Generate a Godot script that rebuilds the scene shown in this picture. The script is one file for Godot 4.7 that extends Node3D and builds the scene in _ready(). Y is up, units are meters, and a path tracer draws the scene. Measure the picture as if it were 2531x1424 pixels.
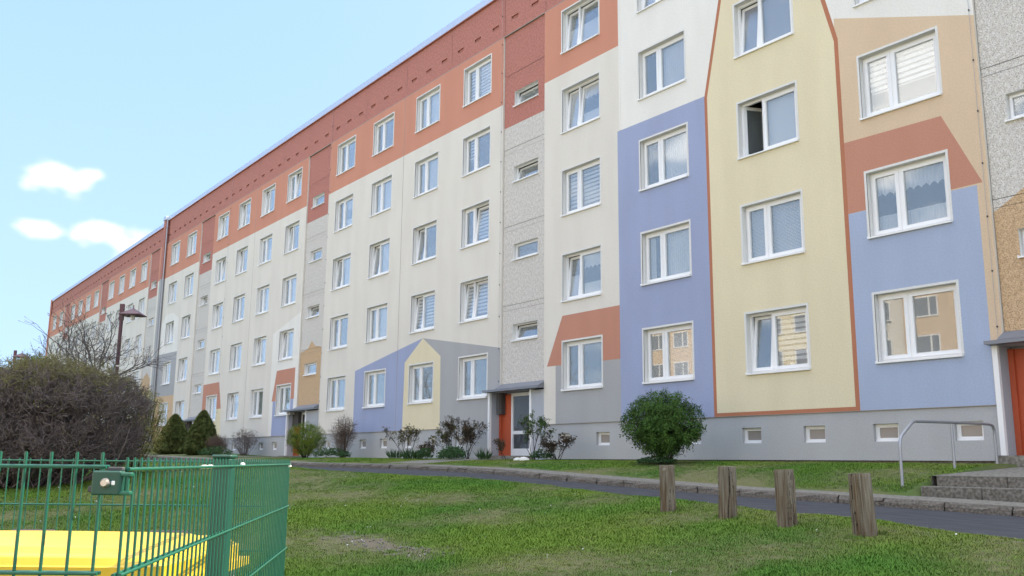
extends Node3D
# An apartment block seen along its length from a sloping lawn; x runs along the facade, y up, z towards the lawn.

const EYE := 1.7
const FACE := 18.341        # distance from the camera to the facade plane
const PLINTH := 1.18
const EAVES := 15.27
var rng := RandomNumberGenerator.new()
var mats := {}
var shared := {}
var names := {}


class MB:
	var v := PackedVector3Array()
	var n := PackedVector3Array()
	var uv := PackedVector2Array()
	var c := PackedColorArray()
	var col := Color(1, 1, 1)
	var tinted := false

	func tri3(a: Vector3, b: Vector3, d: Vector3, na: Vector3, nb: Vector3, nd: Vector3) -> void:
		v.append(a); v.append(d); v.append(b)
		n.append(na); n.append(nd); n.append(nb)
		if tinted:
			c.append(col); c.append(col); c.append(col)

	func tri(a: Vector3, b: Vector3, d: Vector3) -> void:
		var m := (b - a).cross(d - a)
		if m.length_squared() < 1e-16:
			return
		m = m.normalized()
		tri3(a, b, d, m, m, m)

	func quad(a: Vector3, b: Vector3, d: Vector3, e: Vector3) -> void:
		tri(a, b, d)
		tri(a, d, e)

	func box(at: Vector3, s: Vector3, turn := Basis()) -> void:
		var h := s * 0.5
		var p := []
		for i in 8:
			p.append(at + turn * Vector3(h.x if i & 1 else -h.x, h.y if i & 2 else -h.y, h.z if i & 4 else -h.z))
		quad(p[4], p[5], p[7], p[6]); quad(p[1], p[0], p[2], p[3])
		quad(p[5], p[1], p[3], p[7]); quad(p[0], p[4], p[6], p[2])
		quad(p[6], p[7], p[3], p[2]); quad(p[0], p[1], p[5], p[4])

	func span(a: Vector3, b: Vector3) -> void:
		box((a + b) * 0.5, (b - a).abs())

	# a box with its edges cut off
	func soft_box(at: Vector3, s: Vector3, cut: float, turn := Basis()) -> void:
		var h := s * 0.5
		var k := Vector3(h.x - cut, h.y - cut, h.z - cut)
		for ax in 3:
			var o := (ax + 1) % 3
			var w := (ax + 2) % 3
			for sg in [-1.0, 1.0]:
				var q := []
				for cc in [[-1, -1], [1, -1], [1, 1], [-1, 1]]:
					var e := Vector3()
					e[ax] = h[ax] * sg; e[o] = k[o] * cc[0]; e[w] = k[w] * cc[1]
					q.append(at + turn * e)
				if sg > 0: quad(q[0], q[1], q[2], q[3])
				else: quad(q[0], q[3], q[2], q[1])
				# edge along w between +-ax and +-o
				for so in [-1.0, 1.0]:
					var e1 := Vector3(); var e2 := Vector3(); var e3 := Vector3(); var e4 := Vector3()
					e1[ax] = h[ax] * sg; e1[o] = k[o] * so; e1[w] = -k[w]
					e2[ax] = h[ax] * sg; e2[o] = k[o] * so; e2[w] = k[w]
					e3[ax] = k[ax] * sg; e3[o] = h[o] * so; e3[w] = k[w]
					e4[ax] = k[ax] * sg; e4[o] = h[o] * so; e4[w] = -k[w]
					if sg * so > 0: quad(at + turn * e1, at + turn * e4, at + turn * e3, at + turn * e2)
					else: quad(at + turn * e1, at + turn * e2, at + turn * e3, at + turn * e4)
		for i in 8:
			var g := Vector3(1 if i & 1 else -1, 1 if i & 2 else -1, 1 if i & 4 else -1)
			var a := at + turn * (Vector3(h.x, k.y, k.z) * g)
			var b := at + turn * (Vector3(k.x, h.y, k.z) * g)
			var d := at + turn * (Vector3(k.x, k.y, h.z) * g)
			if g.x * g.y * g.z > 0: tri(a, b, d)
			else: tri(a, d, b)

	func tube(p: Array, r: Array, sides := 6, capped := true) -> void:
		var rings := []
		var outs := []
		var side := Vector3()
		for i in p.size():
			var t: Vector3 = (p[mini(i + 1, p.size() - 1)] - p[maxi(i - 1, 0)]).normalized()
			if i == 0:
				side = t.cross(Vector3.UP if absf(t.y) < 0.9 else Vector3.RIGHT).normalized()
			else:
				side = (side - t * side.dot(t)).normalized()
			var up := side.cross(t)
			var ring := []
			var out := []
			for k in sides:
				var a := TAU * k / sides
				var d := side * cos(a) - up * sin(a)
				out.append(d)
				ring.append(p[i] + d * float(r[i]))
			rings.append(ring); outs.append(out)
		for i in p.size() - 1:
			for k in sides:
				var j := (k + 1) % sides
				tri3(rings[i][k], rings[i][j], rings[i + 1][j], outs[i][k], outs[i][j], outs[i + 1][j])
				tri3(rings[i][k], rings[i + 1][j], rings[i + 1][k], outs[i][k], outs[i + 1][j], outs[i + 1][k])
		if capped:
			for k in range(1, sides - 1):
				tri(rings[0][0], rings[0][k + 1], rings[0][k])
				tri(rings[-1][0], rings[-1][k], rings[-1][k + 1])

	# a leaf folded along its middle
	func leaf(base: Vector3, along: Vector3, side: Vector3, length: float, width: float, fold := 0.25) -> void:
		var mid := base + along * length * 0.5
		var nrm := side.cross(along).normalized()
		var l := mid + side * width * 0.5 + nrm * width * fold
		var r := mid - side * width * 0.5 + nrm * width * fold
		var tip := base + along * length
		tri(base, tip, l)
		tri(base, r, tip)

	func mesh() -> ArrayMesh:
		var m := ArrayMesh.new()
		put(m)
		return m

	func put(m: ArrayMesh, mat: Material = null) -> void:
		if v.is_empty():
			return
		var a := []
		a.resize(Mesh.ARRAY_MAX)
		a[Mesh.ARRAY_VERTEX] = v
		a[Mesh.ARRAY_NORMAL] = n
		if tinted: a[Mesh.ARRAY_COLOR] = c
		if uv.size() == v.size(): a[Mesh.ARRAY_TEX_UV] = uv
		m.add_surface_from_arrays(Mesh.PRIMITIVE_TRIANGLES, a)
		if mat: m.surface_set_material(m.get_surface_count() - 1, mat)


func P(x: float, y: float, z: float) -> Vector3:   # along the facade, away from the camera, above the eye
	return Vector3(x, z + EYE, -y)


func numbered(called: String) -> String:
	var k: int = names.get(called, 0)
	names[called] = k + 1
	return called if k == 0 else "%s_%03d" % [called, k]


func obj(called: String, mesh: Mesh, mat: Material, parent: Node3D, at := Transform3D()) -> MeshInstance3D:
	var o := MeshInstance3D.new()
	o.mesh = mesh
	if mat: o.material_override = mat
	o.transform = at
	if parent == self:
		o.name = numbered(called)
		add_child(o)
	else:
		o.name = called
		if parent.has_node(NodePath(called)):
			var counts: Dictionary = parent.get_meta("_n", {}) if parent.has_meta("_n") else {}
			var k: int = counts.get(called, 0) + 1
			counts[called] = k
			parent.set_meta("_n", counts)
			o.name = "%s_%03d" % [called, k]
		parent.add_child(o, true)
	return o


func part_root(called: String, parent: Node3D, at := Transform3D()) -> Node3D:
	var o := Node3D.new()
	o.transform = at
	o.name = called
	if parent.has_node(NodePath(called)):
		var counts: Dictionary = parent.get_meta("_n", {}) if parent.has_meta("_n") else {}
		var k: int = counts.get(called, 0) + 1
		counts[called] = k
		parent.set_meta("_n", counts)
		o.name = "%s_%03d" % [called, k]
	parent.add_child(o, true)
	return o


func thing(called: String, label: String, category: String, group := "", at := Vector3.ZERO, turn := 0.0) -> Node3D:
	var o := Node3D.new()
	o.name = numbered(called)
	add_child(o)
	o.position = at
	o.rotation.y = turn
	tag(o, label, category, group)
	return o


func tag(o: Node3D, label: String, category: String, group := "") -> Node3D:
	o.set_meta("label", label)
	o.set_meta("category", category)
	if group: o.set_meta("group", group)
	return o


func structure(o: Node3D, label := "") -> Node3D:
	o.set_meta("kind", "structure")
	if label: o.set_meta("label", label)
	return o


func stuff(called: String, mesh: Mesh, mat: Material, places: Array, parent: Node3D, colours := PackedColorArray()) -> MultiMeshInstance3D:
	var mm := MultiMesh.new()
	mm.transform_format = MultiMesh.TRANSFORM_3D
	mm.use_colors = colours.size() > 0
	mm.mesh = mesh
	mm.instance_count = places.size()
	for i in places.size():
		mm.set_instance_transform(i, places[i])
		if colours.size(): mm.set_instance_color(i, colours[i])
	var o := MultiMeshInstance3D.new()
	o.multimesh = mm
	o.material_override = mat
	o.name = called
	parent.add_child(o, true)
	o.set_meta("kind", "stuff")
	return o


func lin(r: float, g: float, b: float) -> Color:   # a real-world base colour as Godot wants it
	return Color(r, g, b).linear_to_srgb()


func noise_tex(seed_: int, freq: float, lo: Color, hi: Color, size := 512, octaves := 4, kind := FastNoiseLite.TYPE_SIMPLEX_SMOOTH, a := 0.0, b := 1.0) -> NoiseTexture2D:
	var f := FastNoiseLite.new()
	f.seed = seed_; f.frequency = freq; f.noise_type = kind
	f.fractal_type = FastNoiseLite.FRACTAL_FBM; f.fractal_octaves = octaves
	var g := Gradient.new()
	g.offsets = PackedFloat32Array([a, b]); g.colors = PackedColorArray([lo, hi])
	var t := NoiseTexture2D.new()
	t.width = size; t.height = size; t.seamless = true; t.noise = f; t.color_ramp = g
	return t


func mat(called: String, base: Color, rough := 0.8, extra := {}) -> StandardMaterial3D:
	var m := StandardMaterial3D.new()
	m.resource_name = called
	m.albedo_color = base
	m.roughness = rough
	for k in extra:
		m.set(k, extra[k])
	mats[called] = m
	return m


# colour variation, relief and a second, much larger variation, all laid by place
func grained(m: StandardMaterial3D, tex: Texture2D, metres: float, relief: Texture2D = null, cm := 0.0, large: Texture2D = null, large_m := Vector3(1, 1, 1)) -> StandardMaterial3D:
	m.uv1_triplanar = true; m.uv1_world_triplanar = true
	m.uv1_scale = Vector3.ONE / metres
	m.albedo_texture = tex
	if relief:
		m.heightmap_enabled = true; m.heightmap_texture = relief; m.heightmap_scale = cm
	if large:
		m.detail_enabled = true; m.detail_albedo = large; m.detail_blend_mode = BaseMaterial3D.BLEND_MODE_MUL
		m.detail_uv_layer = BaseMaterial3D.DETAIL_UV_2
		m.uv2_triplanar = true; m.uv2_world_triplanar = true; m.uv2_scale = large_m
	return m


func curve(xs: Array, ys: Array, x: float) -> float:
	if x <= xs[0]: return ys[0]
	for i in xs.size() - 1:
		if x <= xs[i + 1]:
			return lerpf(ys[i], ys[i + 1], (x - xs[i]) / (xs[i + 1] - xs[i]))
	return ys[-1]


# ---- the lie of the land, heights above the eye
func kerb_z(x: float) -> float:
	return curve([-110, -70, -54.6, -40, -30, -22.6, -18.7, -14.6, -11.7, -9.2, -7.4, -6.1, 0, 30], [1.2, 0.62, 0.24, 0.03, -0.085, -0.1, -0.163, -0.32, -0.42, -0.468, -0.51, -0.54, -0.72, -1.3], x)

func base_z(x: float) -> float:
	return curve([-110, -60, -50, -44, -36, -20, 0, 30], [1.25, 0.6, 0.34, 0.17, 0.13, 0.08, 0.05, -0.4], x)

func lawn_edge(x: float) -> float:
	return curve([-60, -26, -20.3, -17.6, -16.1, -15.3, -13, -11.9, -10.7, -9.9, -8.7, -7.1, -5.8, -4.8, -4.2, 0, 30], [8.5, 8.4, 8.7, 9.2, 10.15, 10.6, 10.75, 10.6, 10.25, 10.2, 9.95, 9.6, 9.45, 9.05, 8.9, 8.3, 7.0], x)

var lumps := FastNoiseLite.new()

func ground_z(x: float, y: float) -> float:
	var k := kerb_z(x)
	if y > 18.3:
		return base_z(x) - 0.06
	if y > 14.2:
		var t := (y - 14.2) / 4.14
		if x > -8.35 and x < -4.0: return k - 0.25
		return lerpf(k + 0.01, base_z(x) - 0.03, 1.0 - pow(1.0 - t, 2.4)) + lumps.get_noise_2d(x * 30, y * 30) * 0.012
	if y > 12.6:
		return k - 0.3
	var e := lawn_edge(x)
	if y > e + 0.1:
		return k - 0.2
	var rise := smoothstep(-0.05, 0.5, e - y)
	var s := lerpf(0.14, 0.075, smoothstep(6.0, 16.0, -x))
	var z := k - 0.135 + 0.118 * rise - s * maxf(e - y - 0.3, 0.0)
	return maxf(z, -1.74) + lumps.get_noise_2d(x * 25, y * 25) * 0.03 * rise


func _ready() -> void:
	rng.seed = 4711
	lumps.seed = 5; lumps.frequency = 0.02
	# camera
	var cam := Camera3D.new()
	cam.name = "camera"
	cam.fov = 34.724
	cam.near = 0.05; cam.far = 2000.0
	cam.keep_aspect = Camera3D.KEEP_HEIGHT
	var right := Vector3(0.593732, 0.008629, -0.804617)
	var upv := Vector3(0.144255, 0.982601, 0.116984)
	var back := Vector3(0.791627, -0.185527, 0.582157)
	cam.transform = Transform3D(Basis(right, upv, back).orthonormalized(), Vector3(0, EYE, 0))
	add_child(cam)
	cam.current = true
	# sky, sun, exposure
	var env := Environment.new()
	env.background_mode = Environment.BG_SKY
	var sky := Sky.new()
	var pano := PanoramaSkyMaterial.new()
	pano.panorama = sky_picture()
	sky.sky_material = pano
	env.sky = sky
	env.background_energy_multiplier = 1.0
	env.tonemap_mode = Environment.TONE_MAPPER_LINEAR
	env.tonemap_exposure = 2.2
	env.sdfgi_enabled = true; env.ssao_enabled = true; env.ssil_enabled = true
	var we := WorldEnvironment.new()
	we.name = "environment"
	we.environment = env
	add_child(we)
	var sun := DirectionalLight3D.new()
	sun.name = "sun"
	sun.light_energy = 1.6
	sun.light_color = Color(1.0, 0.95, 0.87)
	sun.light_angular_distance = 0.5
	sun.shadow_enabled = true
	sun.directional_shadow_max_distance = 200.0
	add_child(sun)
	sun.look_at_from_position(Vector3.ZERO, -SUN, Vector3.UP)
	make_materials()
	# the setting
	make_ground()
	make_street()
	make_apartment_block()
	make_west_block()
	make_opposite_house()
	# things
	make_entrance_steps()
	make_railing()
	make_bollards()
	make_lamps()
	make_bin()
	make_fence()
	make_planting()
	make_trees()
	make_grass()


const SUN := Vector3(0.21, 0.682, -0.70)     # towards the sun


func sky_picture() -> ImageTexture:
	var w := 2048
	var h := 1024
	var bytes := PackedFloat32Array()
	bytes.resize(w * h * 3)
	var f := FastNoiseLite.new()
	f.seed = 21; f.frequency = 1.0; f.fractal_octaves = 6; f.fractal_gain = 0.55; f.noise_type = FastNoiseLite.TYPE_SIMPLEX_SMOOTH
	var big := FastNoiseLite.new()
	big.seed = 8; big.frequency = 1.0; big.fractal_octaves = 3
	var sun := SUN.normalized()
	# three fair-weather clouds low over the far end of the block: azimuth, elevation, half width, half height in degrees
	var puffs := [[-80.9, 15.6, 1.75, 1.1], [-80.0, 15.3, 1.4, 1.0], [-79.3, 15.8, 0.9, 0.5], [-81.5, 12.6, 1.3, 0.55], [-78.3, 12.9, 1.7, 0.75], [-76.8, 12.2, 2.2, 1.1], [-75.2, 11.0, 2.3, 1.2]]
	for j in h:
		var el := (0.5 - (j + 0.5) / h) * PI
		var y := sin(el)
		var ce := cos(el)
		for i in w:
			var at := (j * w + i) * 3
			if j > h * 0.502:
				bytes[at] = 0.30; bytes[at + 1] = 0.32; bytes[at + 2] = 0.33
				continue
			var az := wrapf((float(i) + 0.5) / w * TAU, -PI, PI)        # 0 looks along -z, growing towards +x
			var d := Vector3(ce * sin(az), y, -ce * cos(az))
			var low := pow(1.0 - y, 2.2)
			var haze := pow(maxf(d.dot(sun), 0.0), 3.0)
			var r := lerpf(0.195, 0.33, low) + 0.28 * haze
			var g := lerpf(0.325, 0.465, low) + 0.22 * haze
			var b := lerpf(0.60, 0.64, low) + 0.15 * haze
			var k := 0.0
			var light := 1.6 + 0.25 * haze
			if y < 0.42 and d.x < -0.8 and d.z < 0.05:
				var deg := rad_to_deg(az)
				var ed := rad_to_deg(el)
				var n := f.get_noise_3d(d.x * 20, d.y * 30, d.z * 20)
				for p in puffs:
					var q := Vector2((deg - p[0]) / p[2], (ed - p[1]) / p[3]).length() - n * 0.9
					k = maxf(k, smoothstep(1.05, 0.25, q))
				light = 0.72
			elif y > 0.03:
				# bright broken cloud added outside the view, to lift the light on the facade
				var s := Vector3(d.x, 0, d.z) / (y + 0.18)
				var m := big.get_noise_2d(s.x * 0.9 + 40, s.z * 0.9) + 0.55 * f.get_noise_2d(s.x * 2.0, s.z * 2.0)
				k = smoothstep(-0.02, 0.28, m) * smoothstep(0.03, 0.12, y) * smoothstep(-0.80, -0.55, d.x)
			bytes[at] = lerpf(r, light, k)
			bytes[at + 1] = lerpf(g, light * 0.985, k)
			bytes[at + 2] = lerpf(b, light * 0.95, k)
	var im := Image.create_from_data(w, h, false, Image.FORMAT_RGBF, bytes.to_byte_array())
	return ImageTexture.create_from_image(im)


func make_materials() -> void:
	var fine := noise_tex(1, 0.05, Color(0.93, 0.93, 0.93), Color(1, 1, 1), 512, 5)
	var grain := noise_tex(2, 0.12, Color(0, 0, 0), Color(1, 1, 1), 512, 3)
	var weather := noise_tex(3, 0.012, Color(0.982, 0.98, 0.977), Color(1, 1, 1), 512, 4, FastNoiseLite.TYPE_SIMPLEX_SMOOTH, 0.25, 0.7)
	var pebbles := noise_tex(4, 0.055, Color(1, 1, 1), Color(1, 1, 1), 512, 4)
	pebbles.color_ramp.offsets = PackedFloat32Array([0.0, 0.30, 0.42, 0.58, 0.72, 1.0])
	pebbles.color_ramp.colors = PackedColorArray([Color(0.62, 0.60, 0.58), Color(0.82, 0.81, 0.80), Color(0.93, 0.925, 0.92), Color(0.95, 0.945, 0.94), Color(1, 1, 1), Color(1, 1, 1)])
	var pebble_relief := noise_tex(5, 0.07, Color(0, 0, 0), Color(1, 1, 1), 512, 4, FastNoiseLite.TYPE_SIMPLEX_SMOOTH, 0.3, 0.7)
	var mottle := noise_tex(14, 0.035, Color(0.90, 0.885, 0.865), Color(1, 1, 1), 512, 5, FastNoiseLite.TYPE_SIMPLEX_SMOOTH, 0.15, 0.85)
	var streak := Vector3(0.14, 0.035, 0.14)
	for q in [["cream", 0.755, 0.71, 0.635], ["white_render", 0.83, 0.805, 0.75], ["terracotta", 0.61, 0.27, 0.18], ["terracotta_house", 0.54, 0.255, 0.175], ["blue", 0.345, 0.39, 0.565], ["pale_blue", 0.40, 0.465, 0.62], ["yellow", 0.775, 0.685, 0.475], ["tan", 0.70, 0.53, 0.365], ["orange_tan", 0.64, 0.45, 0.28], ["grey", 0.41, 0.41, 0.415], ["plinth", 0.46, 0.46, 0.465], ["border", 0.47, 0.185, 0.10], ["entry_grey", 0.44, 0.46, 0.50]]:
		grained(mat(q[0], lin(q[1], q[2], q[3]), 0.92), fine, 1.3, grain, 0.10, weather, streak)
	for q in [["rough_grey", 0.77, 0.75, 0.715], ["rough_red", 0.585, 0.245, 0.20], ["rough_tan", 0.70, 0.50, 0.31]]:
		grained(mat(q[0], lin(q[1], q[2], q[3]), 0.97), pebbles, 1.1, pebble_relief, 0.35, mottle, Vector3(0.55, 0.4, 0.55))
	mat("joint", lin(0.30, 0.27, 0.25), 0.95)
	mat("flashing", lin(0.52, 0.57, 0.66), 0.35, {"metallic": 0.4})
	mat("pvc", lin(0.80, 0.80, 0.80), 0.38)
	grained(mat("reveal", lin(0.73, 0.72, 0.69), 0.85), fine, 1.3)
	mat("sill", lin(0.80, 0.80, 0.79), 0.4)
	mat("gasket", lin(0.05, 0.05, 0.055), 0.6)
	var glass := mat("glass", Color(0.9, 0.95, 0.95, 0.03), 0.0, {"transparency": BaseMaterial3D.TRANSPARENCY_ALPHA, "metallic_specular": 0.5})
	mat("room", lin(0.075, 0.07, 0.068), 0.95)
	mat("lace", lin(0.46, 0.47, 0.48), 0.9, {"backlight_enabled": true, "backlight": Color(0.3, 0.3, 0.3)})
	mat("shade", lin(0.60, 0.62, 0.66), 0.9)
	mat("dark_shade", lin(0.20, 0.21, 0.24), 0.9)
	mat("frosted", lin(0.33, 0.29, 0.26), 0.25)
	mat("door_orange", lin(0.47, 0.085, 0.03), 0.55)
	mat("canopy", lin(0.20, 0.21, 0.24), 0.5, {"metallic": 0.3})
	mat("door_glass", Color(0.5, 0.55, 0.55, 0.03), 0.0, {"transparency": BaseMaterial3D.TRANSPARENCY_ALPHA, "metallic_specular": 0.32})
	var stone := noise_tex(6, 0.03, Color(0.55, 0.53, 0.50), Color(1, 1, 1), 512, 5)
	var stone_relief := noise_tex(7, 0.04, Color(0, 0, 0), Color(1, 1, 1), 512, 5)
	grained(mat("kerb", lin(0.25, 0.225, 0.195), 0.95), stone, 0.8, stone_relief, 1.2, weather, Vector3(0.3, 0.3, 0.3))
	grained(mat("paving", lin(0.34, 0.325, 0.285), 0.95), stone, 1.6, stone_relief, 0.4, weather, Vector3(0.2, 0.2, 0.2))
	grained(mat("step_stone", lin(0.27, 0.255, 0.225), 0.95), stone, 1.1, stone_relief, 0.5, weather, Vector3(0.3, 0.3, 0.3))
	var gravel := noise_tex(9, 0.16, Color(0.55, 0.55, 0.57), Color(1, 1, 1), 512, 3, FastNoiseLite.TYPE_CELLULAR)
	var blotch := noise_tex(10, 0.02, Color(0.8, 0.8, 0.8), Color(1, 1, 1), 512, 4, FastNoiseLite.TYPE_SIMPLEX_SMOOTH, 0.3, 0.7)
	grained(mat("asphalt", lin(0.085, 0.09, 0.108), 0.93), gravel, 1.2, gravel, 0.5, blotch, Vector3(0.12, 0.12, 0.5))
	var soil := noise_tex(11, 0.06, Color(0.78, 0.78, 0.78), Color(1, 1, 1), 512, 5)
	grained(mat("ground", Color(1, 1, 1), 1.0, {"vertex_color_use_as_albedo": true}), soil, 0.9, soil, 0.8)
	mat("grass", Color(1, 1, 1), 0.85, {"metallic_specular": 0.25, "vertex_color_use_as_albedo": true, "backlight_enabled": true, "backlight": Color(0.35, 0.4, 0.2)})
	mat("petal", lin(0.85, 0.85, 0.82), 0.7)
	var wood := noise_tex(12, 0.03, Color(0.35, 0.33, 0.30), Color(1, 1, 1), 512, 5, FastNoiseLite.TYPE_SIMPLEX_SMOOTH, 0.2, 0.75)
	var wm := mat("old_wood", Color(1, 1, 1), 0.95, {"vertex_color_use_as_albedo": true, "metallic_specular": 0.2})
	grained(wm, noise_tex(15, 0.1, Color(0.72, 0.72, 0.72), Color(1, 1, 1), 256, 4), 0.25)
	mat("steel", lin(0.36, 0.37, 0.40), 0.45, {"metallic": 0.7})
	mat("plum", lin(0.085, 0.028, 0.045), 0.45)
	mat("fence_green", lin(0.008, 0.098, 0.06), 0.33)
	mat("fence_dark", lin(0.006, 0.06, 0.042), 0.4)
	mat("chrome", lin(0.5, 0.47, 0.44), 0.35, {"metallic": 0.8})
	mat("white_clip", lin(0.8, 0.8, 0.78), 0.5)
	mat("bin_yellow", lin(0.58, 0.39, 0.02), 0.34)
	mat("bin_dark", lin(0.03, 0.03, 0.032), 0.5)
	mat("bin_body", lin(0.50, 0.50, 0.48), 0.5)
	mat("bin_grip", lin(0.03, 0.022, 0.018), 0.5)
	var bark := noise_tex(13, 0.05, Color(0.5, 0.5, 0.5), Color(1, 1, 1), 256, 4)
	for q in [["twig_grey", 0.29, 0.23, 0.22], ["twig_olive", 0.36, 0.33, 0.15], ["twig_brown", 0.26, 0.18, 0.14], ["bark", 0.19, 0.17, 0.165], ["cane", 0.085, 0.07, 0.055]]:
		grained(mat(q[0], lin(q[1], q[2], q[3]), 0.95), bark, 0.3)
	for q in [["leaf_dark", 0.055, 0.115, 0.026], ["leaf_yellow_green", 0.135, 0.19, 0.03], ["leaf_rose", 0.075, 0.085, 0.035], ["leaf_red", 0.062, 0.055, 0.034], ["leaf_spruce", 0.12, 0.155, 0.062], ["leaf_cover", 0.045, 0.095, 0.035], ["leaf_olive", 0.25, 0.24, 0.09]]:
		mat(q[0], lin(q[1], q[2], q[3]), 0.7, {"metallic_specular": 0.25, "backlight_enabled": true, "backlight": Color(0.4, 0.4, 0.3), "vertex_color_use_as_albedo": true})


func steps_of(spans: Array) -> PackedFloat32Array:   # [from, to, step], ...
	var out := PackedFloat32Array()
	for s in spans:
		var k: float = s[0]
		while k < s[1] - 1e-4:
			out.append(k)
			k += s[2]
	out.append(spans[-1][1])
	return out


func make_ground() -> void:
	var xs := steps_of([[-600, -120, 40], [-120, -40, 2.0], [-40, 1, 0.25], [1, 40, 3], [40, 400, 40]])
	var ys := steps_of([[-300, -60, 30], [-60, -4, 2], [-4, 11, 0.2], [11, 14, 0.5], [14.0, 18.5, 0.25], [18.5, 60, 4], [60, 600, 60]])
	var dry := FastNoiseLite.new()
	dry.seed = 31; dry.frequency = 0.35; dry.fractal_octaves = 4
	var v := PackedVector3Array()
	var c := PackedColorArray()
	var idx := PackedInt32Array()
	for x in xs:
		for y in ys:
			var z := ground_z(x, y)
			if absf(x) > 150 or absf(y) > 100:
				z = clampf(z, -1.8, 0.5)
			v.append(P(x, y, z))
			var t := clampf(dry.get_noise_2d(x, y) * 1.3 + 0.42, 0.0, 1.0)
			var q := Color(0.105, 0.165, 0.038).lerp(Color(0.21, 0.19, 0.085), t * 0.8)
			var bare := Vector2((x + 10.0 - (y - 5.4) * 0.7) / 1.5, (y - 5.45) / 0.32).length() + dry.get_noise_2d(x * 8, y * 14) * 1.1
			q = q.lerp(Color(0.21, 0.165, 0.115), smoothstep(1.0, 0.5, bare))
			c.append(q)
	var ny := ys.size()
	for i in xs.size() - 1:
		for j in ny - 1:
			var a := i * ny + j
			var b := a + ny
			idx.append_array([a, a + 1, b, b, a + 1, b + 1])
	var arr := []
	arr.resize(Mesh.ARRAY_MAX)
	arr[Mesh.ARRAY_VERTEX] = v; arr[Mesh.ARRAY_COLOR] = c; arr[Mesh.ARRAY_INDEX] = idx
	var n := PackedVector3Array()
	n.resize(v.size())
	for i in xs.size():
		for j in ny:
			var dx := v[mini(i + 1, xs.size() - 1) * ny + j] - v[maxi(i - 1, 0) * ny + j]
			var dy := v[i * ny + mini(j + 1, ny - 1)] - v[i * ny + maxi(j - 1, 0)]
			n[i * ny + j] = dx.cross(dy).normalized()
	arr[Mesh.ARRAY_NORMAL] = n
	var m := ArrayMesh.new()
	m.add_surface_from_arrays(Mesh.PRIMITIVE_TRIANGLES, arr)
	structure(obj("ground", m, mats.ground, self), "lawn and bare earth sloping down from the street")


# a ribbon that follows the slope of the street between two distances from the eye
func ribbon(y0: float, y1: float, lift: float, x0: float, x1: float, step := 0.5, tilt := 0.0) -> MB:
	var b := MB.new()
	var x := x0
	while x < x1 - 0.001:
		var xe := minf(x + step, x1)
		b.quad(P(x, y0, kerb_z(x) + lift + tilt), P(xe, y0, kerb_z(xe) + lift + tilt), P(xe, y1, kerb_z(xe) + lift), P(x, y1, kerb_z(x) + lift))
		x = xe
	return b


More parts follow.
